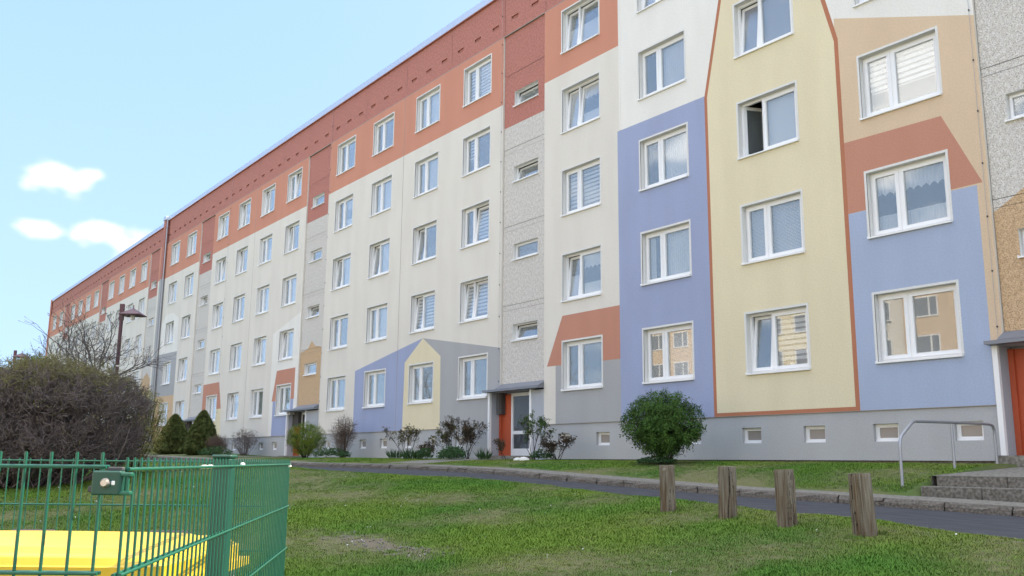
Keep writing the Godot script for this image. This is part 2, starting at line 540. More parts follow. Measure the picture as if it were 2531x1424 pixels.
func make_street() -> void:
	var road := MB.new()
	var rx := -120.0
	while rx < 60.0:
		var re := rx + 0.5
		var ya := lawn_edge(rx) - 0.22
		var yb := lawn_edge(re) - 0.22
		road.quad(P(rx, ya, kerb_z(rx) - 0.145), P(re, yb, kerb_z(re) - 0.145), P(re, 13.02, kerb_z(re) - 0.125), P(rx, 13.02, kerb_z(rx) - 0.125))
		rx = re
	structure(obj("road", road.mesh(), mats.asphalt, self), "narrow asphalt road along the apartment block")
	var added_yard := MB.new()
	added_yard.quad(P(-60, -24, -1.73), P(24, -24, -1.73), P(24, -0.8, -1.73), P(-60, -0.8, -1.73))  # pale sheet added behind the camera, bounces sun onto the facade
	structure(obj("added_yard", added_yard.mesh(), mats.paving, self), "pale paving added out of view to bounce sunlight onto the facade")
	structure(obj("pavement", ribbon(13.19, 14.36, 0.0, -120, 60, 0.5).mesh(), mats.paving, self), "pale concrete pavement between kerb and grass")
	# the kerb, stone by stone
	var kerb := Node3D.new()
	kerb.name = "kerb"
	add_child(kerb)
	structure(kerb, "rough granite kerb stones along the road")
	var r := RandomNumberGenerator.new()
	r.seed = 77
	var x := -62.0
	while x < 3.0:
		var l := r.randf_range(0.75, 1.25)
		var xe := x + l - 0.022
		var b := MB.new()
		var k := 5
		var front := []
		for i in k + 1:
			var t := float(i) / k
			var xx := lerpf(x, xe, t)
			var z := kerb_z(xx)
			var ends := 0.008 if i == 0 or i == k else 0.0
			front.append([P(xx, 13.02 + r.randf_range(-0.012, 0.012) + ends, z - 0.3), P(xx, 13.03 + r.randf_range(-0.022, 0.022) + ends * 2.0, z - 0.06), P(xx, 13.045 + r.randf_range(-0.012, 0.012) + ends, z - 0.014 - r.randf_range(0, 0.026)), P(xx, 13.075 + r.randf_range(-0.008, 0.008), z + 0.004 - r.randf_range(0, 0.006)), P(xx, 13.2, z + 0.002)])
		for i in k:
			for j in 4:
				b.quad(front[i][j], front[i + 1][j], front[i + 1][j + 1], front[i][j + 1])
		b.quad(P(x, 13.2, kerb_z(x) - 0.3), front[0][0], front[0][3], front[0][4])
		b.quad(front[k][0], P(xe, 13.2, kerb_z(xe) - 0.3), front[k][4], front[k][3])
		obj("kerb_stone", b.mesh(), mats.kerb, kerb)
		x += l
	# a low concrete edging on the lawn side of the road, mostly grown over
	var e := MB.new()
	for q in [[-13.4, -12.6], [-8.3, -7.2], [-5.9, -4.55], [-4.5, -3.0], [-2.9, -1.4]]:
		var n := 6
		for i in n:
			var xa := lerpf(q[0], q[1], float(i) / n)
			var xb := lerpf(q[0], q[1], float(i + 1) / n)
			var ya := lawn_edge(xa) + 0.06
			var yb := lawn_edge(xb) + 0.06
			var za := kerb_z(xa) - 0.112
			var zb := kerb_z(xb) - 0.112
			e.quad(P(xa, ya - 0.07, za), P(xb, yb - 0.07, zb), P(xb, yb, zb), P(xa, ya, za))
			e.quad(P(xa, ya, za), P(xb, yb, zb), P(xb, yb, zb - 0.08), P(xa, ya, za - 0.08))
	structure(obj("road_edging", e.mesh(), mats.paving, self), "thin pale concrete edging beside the lawn")
	# paved paths up to the doors
	for c in [-24.9, -42.4, -59.1, -70.5, -87.0]:
		var b := MB.new()
		var n := 8
		for i in n:
			var ya := lerpf(14.28, 18.33, float(i) / n)
			var yb := lerpf(14.28, 18.33, float(i + 1) / n)
			var za := lerpf(kerb_z(c), base_z(c) - 0.02, 1.0 - pow(1.0 - float(i) / n, 2.4)) + 0.02
			var zb := lerpf(kerb_z(c), base_z(c) - 0.02, 1.0 - pow(1.0 - float(i + 1) / n, 2.4)) + 0.02
			b.quad(P(c - 1.1, ya, za), P(c + 1.1, ya, za), P(c + 1.1, yb, zb), P(c - 1.1, yb, zb))
			b.quad(P(c + 1.1, ya, za), P(c + 1.1, ya, za - 0.1), P(c + 1.1, yb, zb - 0.1), P(c + 1.1, yb, zb))
		structure(obj("path", b.mesh(), mats.paving, self), "paved path from the pavement to an entrance")


func make_grass() -> void:
	var blades := MB.new()
	var r := RandomNumberGenerator.new()
	r.seed = 99
	for i in 22:
		var a := r.randf() * TAU
		var at := Vector3(r.randfn(0, 1), 0, r.randfn(0, 1)) * 0.04
		var lean := Vector3(cos(a), 0, sin(a)) * r.randf_range(0.2, 1.3)
		var hgt := r.randf_range(0.009, 0.028)
		var side := Vector3(-sin(a + 0.6), 0, cos(a + 0.6)) * 0.0019
		var mid := at + (Vector3.UP + lean * 0.4).normalized() * hgt * 0.55
		var tip := mid + (Vector3.UP + lean * 1.6).normalized() * hgt * 0.6
		var up := Vector3.UP
		blades.tri3(at - side, at + side, mid + side * 0.8, up, up, up)
		blades.tri3(at - side, mid + side * 0.8, mid - side * 0.8, up, up, up)
		blades.tri3(mid - side * 0.8, mid + side * 0.8, tip, up, up, up)
	var m := blades.mesh()
	var places := []
	var colours := PackedColorArray()
	var patch := FastNoiseLite.new()
	patch.seed = 31; patch.frequency = 0.35; patch.fractal_octaves = 4
	var lush := FastNoiseLite.new()
	lush.seed = 17; lush.frequency = 0.22; lush.fractal_octaves = 3
	var put := 0
	var tries := 0
	while put < 200000 and tries < 1500000:
		tries += 1
		var x := -1.0 - 45.0 * pow(r.randf(), 1.6)
		var y: float
		if r.randf() < 0.2:
			y = r.randf_range(14.3, 18.25)
			if x < -38: continue
			if x > -8.6: continue
			if absf(x + 24.9) < 1.15: continue
		else:
			y = r.randf_range(0.5, 10.9)
			if y > lawn_edge(x) + r.randf_range(-0.05, 0.09): continue
		var depth := -x * 0.806 + y * 0.592
		if depth < 4.0: continue
		if r.randf() > clampf(pow(9.0 / depth, 1.3), 0.06, 1.0): continue
		var dry := clampf(patch.get_noise_2d(x, y) * 1.3 + 0.42, 0.0, 1.0)
		var bare := Vector2((x + 10.0 - (y - 5.4) * 0.7) / 1.5, (y - 5.45) / 0.32).length() + patch.get_noise_2d(x * 8, y * 14) * 1.1
		if bare < 0.8 and r.randf() < 0.8: continue
		if r.randf() < dry * 0.5: continue
		var big := maxf(1.0, pow(depth / 9.0, 0.45))
		var s := r.randf_range(0.75, 1.3) * lerpf(1.15, 0.7, dry)
		var wide := s * big
		places.append(Transform3D(Basis(Vector3.UP, r.randf() * TAU).scaled(Vector3(wide, s * lerpf(1.0, big, 0.4), wide)), P(x, y, ground_z(x, y) - 0.003)))
		var g := Color(0.18, 0.285, 0.04).lerp(Color(0.10, 0.23, 0.034), clampf(lush.get_noise_2d(x, y) * 1.6 + 0.5, 0, 1))
		g = g.lerp(Color(0.30, 0.27, 0.11), dry * r.randf_range(0.0, 0.95))
		colours.append(g * r.randf_range(0.75, 1.25))
		put += 1
	# longer grass left standing round the timber posts
	for q in [[-8.50, 8.75], [-7.42, 8.62], [-6.45, 8.45], [-5.42, 8.30]]:
		for i in 46:
			var a := r.randf() * TAU
			var d := r.randf_range(0.10, 0.2)
			var s := r.randf_range(1.0, 2.4)
			var x: float = q[0] + cos(a) * d
			var y: float = q[1] + sin(a) * d
			places.append(Transform3D(Basis(Vector3.UP, a).scaled(Vector3(0.6, s, 0.6)), P(x, y, ground_z(x, y) - 0.003)))
			colours.append(Color(0.15, 0.25, 0.045) * r.randf_range(0.7, 1.2))
	stuff("grass", m, mats.grass, places, self, colours)
	# daisies
	var d := MB.new()
	for k in 8:
		var a := TAU * k / 8
		d.tri(Vector3(0, 0.05, 0), Vector3(cos(a) * 0.014, 0.052, -sin(a) * 0.014), Vector3(cos(a + 0.75) * 0.014, 0.052, -sin(a + 0.75) * 0.014))
	d.tube([Vector3.ZERO, Vector3(0, 0.05, 0)], [0.0015, 0.0015], 3, false)
	places = []
	for i in 300:
		var x := -1.0 - 24.0 * r.randf()
		var y := r.randf_range(1.5, 10.0)
		if y > lawn_edge(x) - 0.2 or lush.get_noise_2d(x * 1.7 + 50, y * 1.7) < 0.02: continue
		places.append(Transform3D(Basis(Vector3(r.randf() - 0.5, 1, r.randf() - 0.5).normalized(), r.randf() * TAU).scaled(Vector3.ONE * r.randf_range(0.5, 0.9)), P(x, y, ground_z(x, y))))
	stuff("daisies", d.mesh(), mats.petal, places, self)
	# grit along the gutter and the grassy edge of the road
	var grit := MB.new()
	grit.soft_box(Vector3.ZERO, Vector3(0.02, 0.012, 0.016), 0.004)
	places = []
	for i in 900:
		var x := -2.0 - 26.0 * r.randf()
		var y := 13.0 - absf(r.randfn(0, 0.16)) if r.randf() < 0.5 else lawn_edge(x) + 0.12 + absf(r.randfn(0, 0.35))
		places.append(Transform3D(Basis(Vector3.UP, r.randf() * TAU).scaled(Vector3.ONE * r.randf_range(0.3, 1.3)), P(x, y, kerb_z(x) - 0.136)))
	stuff("road_grit", grit.mesh(), mats.paving, places, self)
	# crumbs of earth and pebbles on the bare patch
	var crumb := MB.new()
	crumb.soft_box(Vector3.ZERO, Vector3(0.03, 0.018, 0.024), 0.006)
	places = []
	for i in 110:
		var t := r.randf_range(-1.2, 1.2)
		var u := r.randfn(0, 0.16)
		var x := -10.0 + t + u * 0.7
		var y := 5.45 + u
		places.append(Transform3D(Basis(Vector3(r.randf(), r.randf(), r.randf()).normalized(), r.randf() * TAU).scaled(Vector3.ONE * r.randf_range(0.4, 1.5)), P(x, y, ground_z(x, y) + 0.004)))
	stuff("earth_crumbs", crumb.mesh(), mats.paving, places, self)


# ---- painted walls: the rectangle is cut up round the openings and each piece goes to the topmost field that covers it
func rect(x0: float, z0: float, x1: float, z1: float) -> PackedVector2Array:
	return PackedVector2Array([Vector2(x0, z0), Vector2(x1, z0), Vector2(x1, z1), Vector2(x0, z1)])


func poly(a: Array) -> PackedVector2Array:
	var p := PackedVector2Array()
	for i in range(0, a.size(), 2): p.append(Vector2(a[i], a[i + 1]))
	if Geometry2D.is_polygon_clockwise(p): p.reverse()
	return p


func bounds(p: PackedVector2Array) -> Rect2:
	var r := Rect2(p[0], Vector2.ZERO)
	for q in p: r = r.expand(q)
	return r


# fields: [[key, polygon], ...] later ones on top; returns key -> MB
func paint(x0: float, x1: float, z0: float, z1: float, holes: Array, fields: Array, base: String, y: float) -> Dictionary:
	var cuts := {x0: 1, x1: 1}
	for h in holes:
		for e in [h[0], h[1]]:
			if e > x0 and e < x1: cuts[e] = 1
	var boxes := []
	for f in fields:
		boxes.append(bounds(f[1]))
		for q in f[1]:
			if q.x > x0 + 0.01 and q.x < x1 - 0.01: cuts[snappedf(q.x, 0.001)] = 1
	var xs := cuts.keys()
	xs.sort()
	var out := {}
	for i in xs.size() - 1:
		var a: float = xs[i]
		var b: float = xs[i + 1]
		if b - a < 0.0015: continue
		var gaps := []
		for h in holes:
			if h[0] < b - 0.0005 and h[1] > a + 0.0005: gaps.append([h[2], h[3]])
		gaps.sort_custom(func(p, q): return p[0] < q[0])
		var z := z0
		var strips := []
		for g in gaps:
			if g[0] >= z1: continue
			if g[0] > z + 0.0005: strips.append([z, g[0]])
			z = maxf(z, g[1])
		if z < z1 - 0.0005: strips.append([z, z1])
		for s in strips:
			var left := [rect(a, s[0], b, s[1])]
			var lb := bounds(left[0])
			for k in range(fields.size() - 1, -1, -1):
				if left.is_empty(): break
				if not lb.intersects(boxes[k]): continue
				var rest := []
				for p in left:
					for piece in Geometry2D.intersect_polygons(p, fields[k][1]):
						fill(out, fields[k][0], piece, y)
					rest.append_array(Geometry2D.clip_polygons(p, fields[k][1]))
				left = rest
			for p in left: fill(out, base, p, y)
	return out


func fill(out: Dictionary, key: String, p: PackedVector2Array, y: float) -> void:
	if not out.has(key): out[key] = MB.new()
	if Geometry2D.is_polygon_clockwise(p): p.reverse()
	var t := Geometry2D.triangulate_polygon(p)
	for i in range(0, t.size(), 3):
		var a := P(p[t[i]].x, y, p[t[i]].y)
		var b := P(p[t[i + 1]].x, y, p[t[i + 1]].y)
		var c := P(p[t[i + 2]].x, y, p[t[i + 2]].y)
		if (b - a).cross(c - a).z < 0: out[key].tri(a, c, b)
		else: out[key].tri(a, b, c)


# ---- windows. Every piece is built once for its size and shared.
func cached(key: String, make: Callable) -> Mesh:
	if not shared.has(key): shared[key] = make.call()
	return shared[key]


func ring(b: MB, x0: float, x1: float, y0: float, y1: float, t: float, za: float, zb: float) -> void:   # a frame of four bars
	b.span(Vector3(x0, y0, za), Vector3(x0 + t, y1, zb))
	b.span(Vector3(x1 - t, y0, za), Vector3(x1, y1, zb))
	b.span(Vector3(x0 + t, y0, za + 0.0005), Vector3(x1 - t, y0 + t, zb - 0.0005))
	b.span(Vector3(x0 + t, y1 - t, za + 0.0005), Vector3(x1 - t, y1, zb - 0.0005))


func lining(w: float, h: float, depth: float, band: float) -> Mesh:
	var b := MB.new()
	var x := w * 0.5
	b.quad(Vector3(-x, 0, -depth), Vector3(-x, 0, 0), Vector3(-x, h, 0), Vector3(-x, h, -depth))
	b.quad(Vector3(x, 0, 0), Vector3(x, 0, -depth), Vector3(x, h, -depth), Vector3(x, h, 0))
	b.quad(Vector3(-x, h, 0), Vector3(x, h, 0), Vector3(x, h, -depth), Vector3(-x, h, -depth))
	b.quad(Vector3(-x, 0, -depth), Vector3(x, 0, -depth), Vector3(x, 0, 0), Vector3(-x, 0, 0))
	if band > 0:
		b.span(Vector3(-x - band, -0.01, -0.02), Vector3(-x, h + band, 0.006))
		b.span(Vector3(x, -0.01, -0.02), Vector3(x + band, h + band, 0.006))
		b.span(Vector3(-x, h, -0.02), Vector3(x, h + band, 0.0055))
	return b.mesh()


func sill_mesh(w: float) -> Mesh:
	var b := MB.new()
	var x := w * 0.5 + 0.03
	b.quad(Vector3(-x, 0.0, 0.055), Vector3(x, 0.0, 0.055), Vector3(x, 0.03, -0.15), Vector3(-x, 0.03, -0.15))
	b.quad(Vector3(-x, -0.032, 0.055), Vector3(x, -0.032, 0.055), Vector3(x, 0.0, 0.055), Vector3(-x, 0.0, 0.055))
	b.quad(Vector3(-x, -0.032, 0.0), Vector3(x, -0.032, 0.0), Vector3(x, -0.032, 0.055), Vector3(-x, -0.032, 0.055))
	for s in [-1.0, 1.0]:
		b.box(Vector3(x * s, -0.004, 0.025), Vector3(0.014, 0.06, 0.07))
	return b.mesh()


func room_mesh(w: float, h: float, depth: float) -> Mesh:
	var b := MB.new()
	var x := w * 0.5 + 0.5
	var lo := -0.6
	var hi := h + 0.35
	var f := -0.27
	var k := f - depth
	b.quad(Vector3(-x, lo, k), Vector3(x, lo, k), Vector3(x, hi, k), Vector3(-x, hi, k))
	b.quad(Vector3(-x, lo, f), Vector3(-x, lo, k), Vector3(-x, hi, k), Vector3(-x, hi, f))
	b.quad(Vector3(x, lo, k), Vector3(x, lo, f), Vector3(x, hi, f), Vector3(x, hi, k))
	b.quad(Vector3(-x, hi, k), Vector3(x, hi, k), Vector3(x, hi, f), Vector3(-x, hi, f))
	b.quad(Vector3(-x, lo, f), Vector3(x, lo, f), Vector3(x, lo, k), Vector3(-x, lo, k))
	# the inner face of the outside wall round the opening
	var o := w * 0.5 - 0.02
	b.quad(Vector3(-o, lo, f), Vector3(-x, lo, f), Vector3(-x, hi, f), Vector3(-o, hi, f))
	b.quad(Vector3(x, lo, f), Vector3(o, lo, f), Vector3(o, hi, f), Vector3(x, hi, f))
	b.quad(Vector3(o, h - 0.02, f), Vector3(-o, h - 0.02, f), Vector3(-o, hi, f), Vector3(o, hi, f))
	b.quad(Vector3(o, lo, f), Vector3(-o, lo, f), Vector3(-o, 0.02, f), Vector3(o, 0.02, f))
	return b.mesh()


func sash_mesh(w: float, h: float, bar := 0.072) -> Mesh:    # hung at its lower left corner
	var b := MB.new()
	ring(b, 0, w, 0, h, bar, -0.035, 0.03)
	ring(b, bar - 0.002, w - bar + 0.002, bar - 0.002, h - bar + 0.002, 0.010, -0.01, 0.034)
	return b.mesh()


func pane_mesh(w: float, h: float, m := 0.066) -> Mesh:    # triple glazing
	var b := MB.new()
	b.span(Vector3(m, m, 0.004), Vector3(w - m, h - m, 0.008))
	b.span(Vector3(m, m, -0.012), Vector3(w - m, h - m, -0.008))
	b.span(Vector3(m, m, -0.028), Vector3(w - m, h - m, -0.024))
	return b.mesh()


func lace_mesh(w: float, h: float, y0: float, folds: int, hem: float) -> Mesh:
	var b := MB.new()
	var n := folds * 6
	var pts := []
	for i in n + 1:
		var t := float(i) / n
		var a := t * folds * TAU
		var low := y0 + hem * absf(sin(t * folds * PI * 0.5))
		pts.append([Vector3(t * w, low, 0.018 * sin(a)), Vector3(t * w, h, 0.014 * sin(a + 0.4))])
	for i in n:
		b.quad(pts[i][0], pts[i + 1][0], pts[i + 1][1], pts[i][1])
	return b.mesh()


func slats_mesh(w: float, h: float, y0: float, pitch: float, share: float) -> Mesh:
	var b := MB.new()
	var y := h
	while y - pitch * share > y0:
		b.span(Vector3(0, y - pitch * share, -0.002), Vector3(w, y, 0.002))
		y -= pitch
	b.span(Vector3(0, y0 - 0.02, -0.008), Vector3(w, y0, 0.008))
	return b.mesh()


func sheet_mesh(w: float, h: float, y0: float) -> Mesh:
	var b := MB.new()
	b.span(Vector3(0, y0, -0.002), Vector3(w, h, 0.002))
	b.span(Vector3(0, y0 - 0.025, -0.009), Vector3(w, y0, 0.009))
	return b.mesh()


# what hangs behind one pane: 0 nothing, 1 lace, 2 half lace, 3 striped blind, 4 half striped blind, 5 roller shade, 6 venetian, 7 scalloped valance, 8 dark shade, 9 drape at the side
func hanging(kind: int, w: Node3D, x: float, wide: float, h: float) -> void:
	if kind == 0: return
	var at := Transform3D(Basis(), Vector3(x + 0.03, 0, -0.285))
	var k := "%d_%d_%d" % [kind, int(wide * 100), int(h * 100)]
	var ww := wide - 0.06
	var top := h - 0.1
	match kind:
		1: obj("curtain", cached("c" + k, func(): return lace_mesh(ww, top, 0.12, maxi(3, int(ww / 0.075)), 0.0)), mats.lace, w, at)
		2: obj("curtain", cached("c" + k, func(): return lace_mesh(ww, h * 0.55, 0.12, maxi(3, int(ww / 0.075)), 0.0)), mats.lace, w, at)
		3: obj("blind", cached("c" + k, func(): return slats_mesh(ww, top, 0.16, 0.13, 0.6)), mats.lace, w, at)
		4: obj("blind", cached("c" + k, func(): return slats_mesh(ww, top, h * 0.42, 0.13, 0.6)), mats.lace, w, at)
		5: obj("blind", cached("c" + k, func(): return sheet_mesh(ww, top, 0.14)), mats.lace, w, at)
		6: obj("blind", cached("c" + k, func(): return slats_mesh(ww, top, 0.14, 0.036, 0.72)), mats.lace, w, at)
		7:
			obj("curtain", cached("c" + k, func(): return lace_mesh(ww, top, h * 0.62, maxi(3, int(ww / 0.09)), 0.10)), mats.lace, w, at)
			obj("curtain", cached("d" + k, func(): return lace_mesh(ww, h * 0.34, 0.1, maxi(3, int(ww / 0.07)), 0.0)), mats.lace, w, at)
		8: obj("blind", cached("c" + k, func(): return sheet_mesh(ww, top, 0.14)), mats.dark_shade, w, at)
		9: obj("curtain", cached("c" + k, func(): return lace_mesh(ww * 0.35, top, 0.05, 4, 0.0)), mats.lace, w, at)


# a window of two unequal sashes. tilt: bit 1 left sash tipped in, bit 2 right sash tipped in, bit 4 left sash swung open
func window(parent: Node3D, x0: float, x1: float, z: float, h: float, left: int, right: int, tilt: int, deep := 0.155) -> void:
	var w := snappedf(x1 - x0, 0.05)
	var o := part_root("window", parent, Transform3D(Basis().scaled(Vector3((x1 - x0) / w, 1, 1)), P((x0 + x1) * 0.5, FACE, z)))
	var k := "%d_%d" % [int(w * 100), int(h * 100)]
	obj("reveal", cached("rv" + k, func(): return lining(w, h, 0.27, 0.055)), mats.reveal, o)
	obj("sill", cached("sl" + k, func(): return sill_mesh(w)), mats.sill, o)
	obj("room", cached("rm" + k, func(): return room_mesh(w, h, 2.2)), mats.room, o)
	var fx := -w * 0.5
	var wl := snappedf((w - 0.11) * 0.365, 0.01)
	var wr := w - 0.11 - wl - 0.03
	var fh := h - 0.115
	obj("frame", cached("fr" + k, func():
		var b := MB.new()
		ring(b, -w * 0.5, w * 0.5, 0.012, h, 0.058, -deep - 0.07, -deep)
		b.span(Vector3(fx + 0.05 + wl, 0.07, -deep - 0.06), Vector3(fx + 0.09 + wl, h - 0.06, -deep + 0.012))
		return b.mesh()), mats.pvc, o)
	for s in 2:
		var sw: float = wl if s == 0 else wr
		var kk := "%d_%d" % [int(sw * 100), int(fh * 100)]
		var t := Transform3D(Basis(), Vector3(fx + 0.05 if s == 0 else fx + 0.09 + wl, 0.062, -deep - 0.005))
		if tilt & (1 if s == 0 else 2): t.basis = Basis(Vector3.RIGHT, -0.105)
		if s == 0 and tilt & 4: t.basis = Basis(Vector3.UP, 1.15)
		obj("sash", cached("sa" + kk, func(): return sash_mesh(sw, fh)), mats.pvc, o, t)
		obj("pane", cached("pa" + kk, func(): return pane_mesh(sw, fh)), mats.glass, o, t)
		if s == 1 and (int(x0 * 7.0 + z * 13.0) % 4 == 0):
			obj("flower_pot", cached("pot", func():
				var b := MB.new()
				b.tube([Vector3(0, 0.0, 0), Vector3(0, 0.12, 0)], [0.045, 0.065], 10)
				return b.mesh()), mats.reveal, o, Transform3D(Basis(), Vector3(t.origin.x + sw * 0.35, 0.1, -0.36)))
			obj("pot_plant", spray(16, 0.13, 0.05, 0.06, 90), mats.leaf_cover, o, Transform3D(Basis(), Vector3(t.origin.x + sw * 0.35, 0.3, -0.36)))
		if not (s == 0 and tilt & 4):
			hanging(left if s == 0 else right, o, t.origin.x, sw, h)


# the low window of a stairwell, one sash
func stair_window(parent: Node3D, x0: float, x1: float, z: float, h: float, y: float, tilted: bool) -> void:
	var w := snappedf(x1 - x0, 0.05)
	var o := part_root("stair_window", parent, Transform3D(Basis().scaled(Vector3((x1 - x0) / w, 1, 1)), P((x0 + x1) * 0.5, y, z)))
	var k := "%d_%d" % [int(w * 100), int(h * 100)]
	obj("reveal", cached("rv0" + k, func(): return lining(w, h, 0.22, 0.0)), mats.reveal, o)
	obj("sill", cached("sl" + k, func(): return sill_mesh(w)), mats.sill, o)
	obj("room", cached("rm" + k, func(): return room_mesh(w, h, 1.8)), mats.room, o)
	obj("frame", cached("fr1" + k, func():
		var b := MB.new()
		ring(b, -w * 0.5, w * 0.5, 0.012, h, 0.034, -0.19, -0.13)
		return b.mesh()), mats.pvc, o)
	var t := Transform3D(Basis(Vector3.RIGHT, -0.3) if tilted else Basis(), Vector3(-w * 0.5 + 0.03, 0.04, -0.135))
	var kk := "%d_%d" % [int((w - 0.08) * 100), int((h - 0.09) * 100)]
	obj("sash", cached("st" + kk, func(): return sash_mesh(w - 0.06, h - 0.07, 0.042)), mats.pvc, o, t)
	obj("pane", cached("sp" + kk, func(): return pane_mesh(w - 0.06, h - 0.07, 0.038)), mats.glass, o, t)


func basement_window(parent: Node3D, x0: float, x1: float, z: float, h: float) -> void:
	var w := snappedf(x1 - x0, 0.05)
	var o := part_root("basement_window", parent, Transform3D(Basis().scaled(Vector3((x1 - x0) / w, 1, 1)), P((x0 + x1) * 0.5, FACE + 0.03, z)))
	var k := "%d_%d" % [int(w * 100), int(h * 100)]
	obj("reveal", cached("rvb" + k, func(): return lining(w, h, 0.16, 0.0)), mats.plinth, o)
	obj("frame", cached("frb" + k, func():
		var b := MB.new()
		ring(b, -w * 0.5, w * 0.5, 0.0, h, 0.055, -0.16, -0.09)
		b.span(Vector3(-w * 0.5, -0.005, -0.10), Vector3(w * 0.5, 0.05, -0.075))
		ring(b, -w * 0.5 + 0.054, w * 0.5 - 0.054, 0.054, h - 0.054, 0.025, -0.15, -0.105)
		return b.mesh()), mats.pvc, o)
	obj("pane", cached("pab" + k, func():
		var b := MB.new()
		b.span(Vector3(-w * 0.5 + 0.05, 0.05, -0.14), Vector3(w * 0.5 - 0.05, h - 0.05, -0.13))
		return b.mesh()), mats.frosted, o)


# one stairwell: rough panels with sunk joints and bands between them, standing a little behind the insulated wall
func stairwell(parent: Node3D, x0: float, x1: float, wx0: float, wx1: float, fields: Array, tilts: Array, base: String) -> void:
	var y := FACE + 0.07
	var wins := []
	for k in 4: wins.append([wx0, wx1, 4.03 + 2.8 * k, 4.59 + 2.8 * k])
	var spans := [[2.5, 5.095], [5.107, 5.27], [5.282, 7.895], [7.907, 8.07], [8.082, 10.735], [10.747, 10.91], [10.922, 13.535], [13.547, 13.71], [13.722, EAVES]]
	for s in spans:
		var band: bool = s[1] - s[0] < 0.3
		var part := paint(x0 + 0.012, x1 - 0.012, s[0], s[1], wins, fields, base, y + (0.006 if band else 0.0))
		var m := ArrayMesh.new()
		for key in part: part[key].put(m, mats[key])
		obj("joint_band" if band else "stair_panel", m, null, parent)
	var back := MB.new()
	var part := paint(x0, x1, 2.4, EAVES, wins, [], "j", y + 0.03)
	obj("joint", part["j"].mesh(), mats.joint, parent)
	back.quad(P(x0, FACE, 2.5), P(x0, y + 0.03, 2.5), P(x0, y + 0.03, EAVES), P(x0, FACE, EAVES))
	back.quad(P(x1, y + 0.03, 2.5), P(x1, FACE, 2.5), P(x1, FACE, EAVES), P(x1, y + 0.03, EAVES))
	obj("wall_edge", back.mesh(), mats.cream, parent)
	for k in 4: stair_window(parent, wx0, wx1, 4.03 + 2.8 * k, 0.56, y, tilts[k])


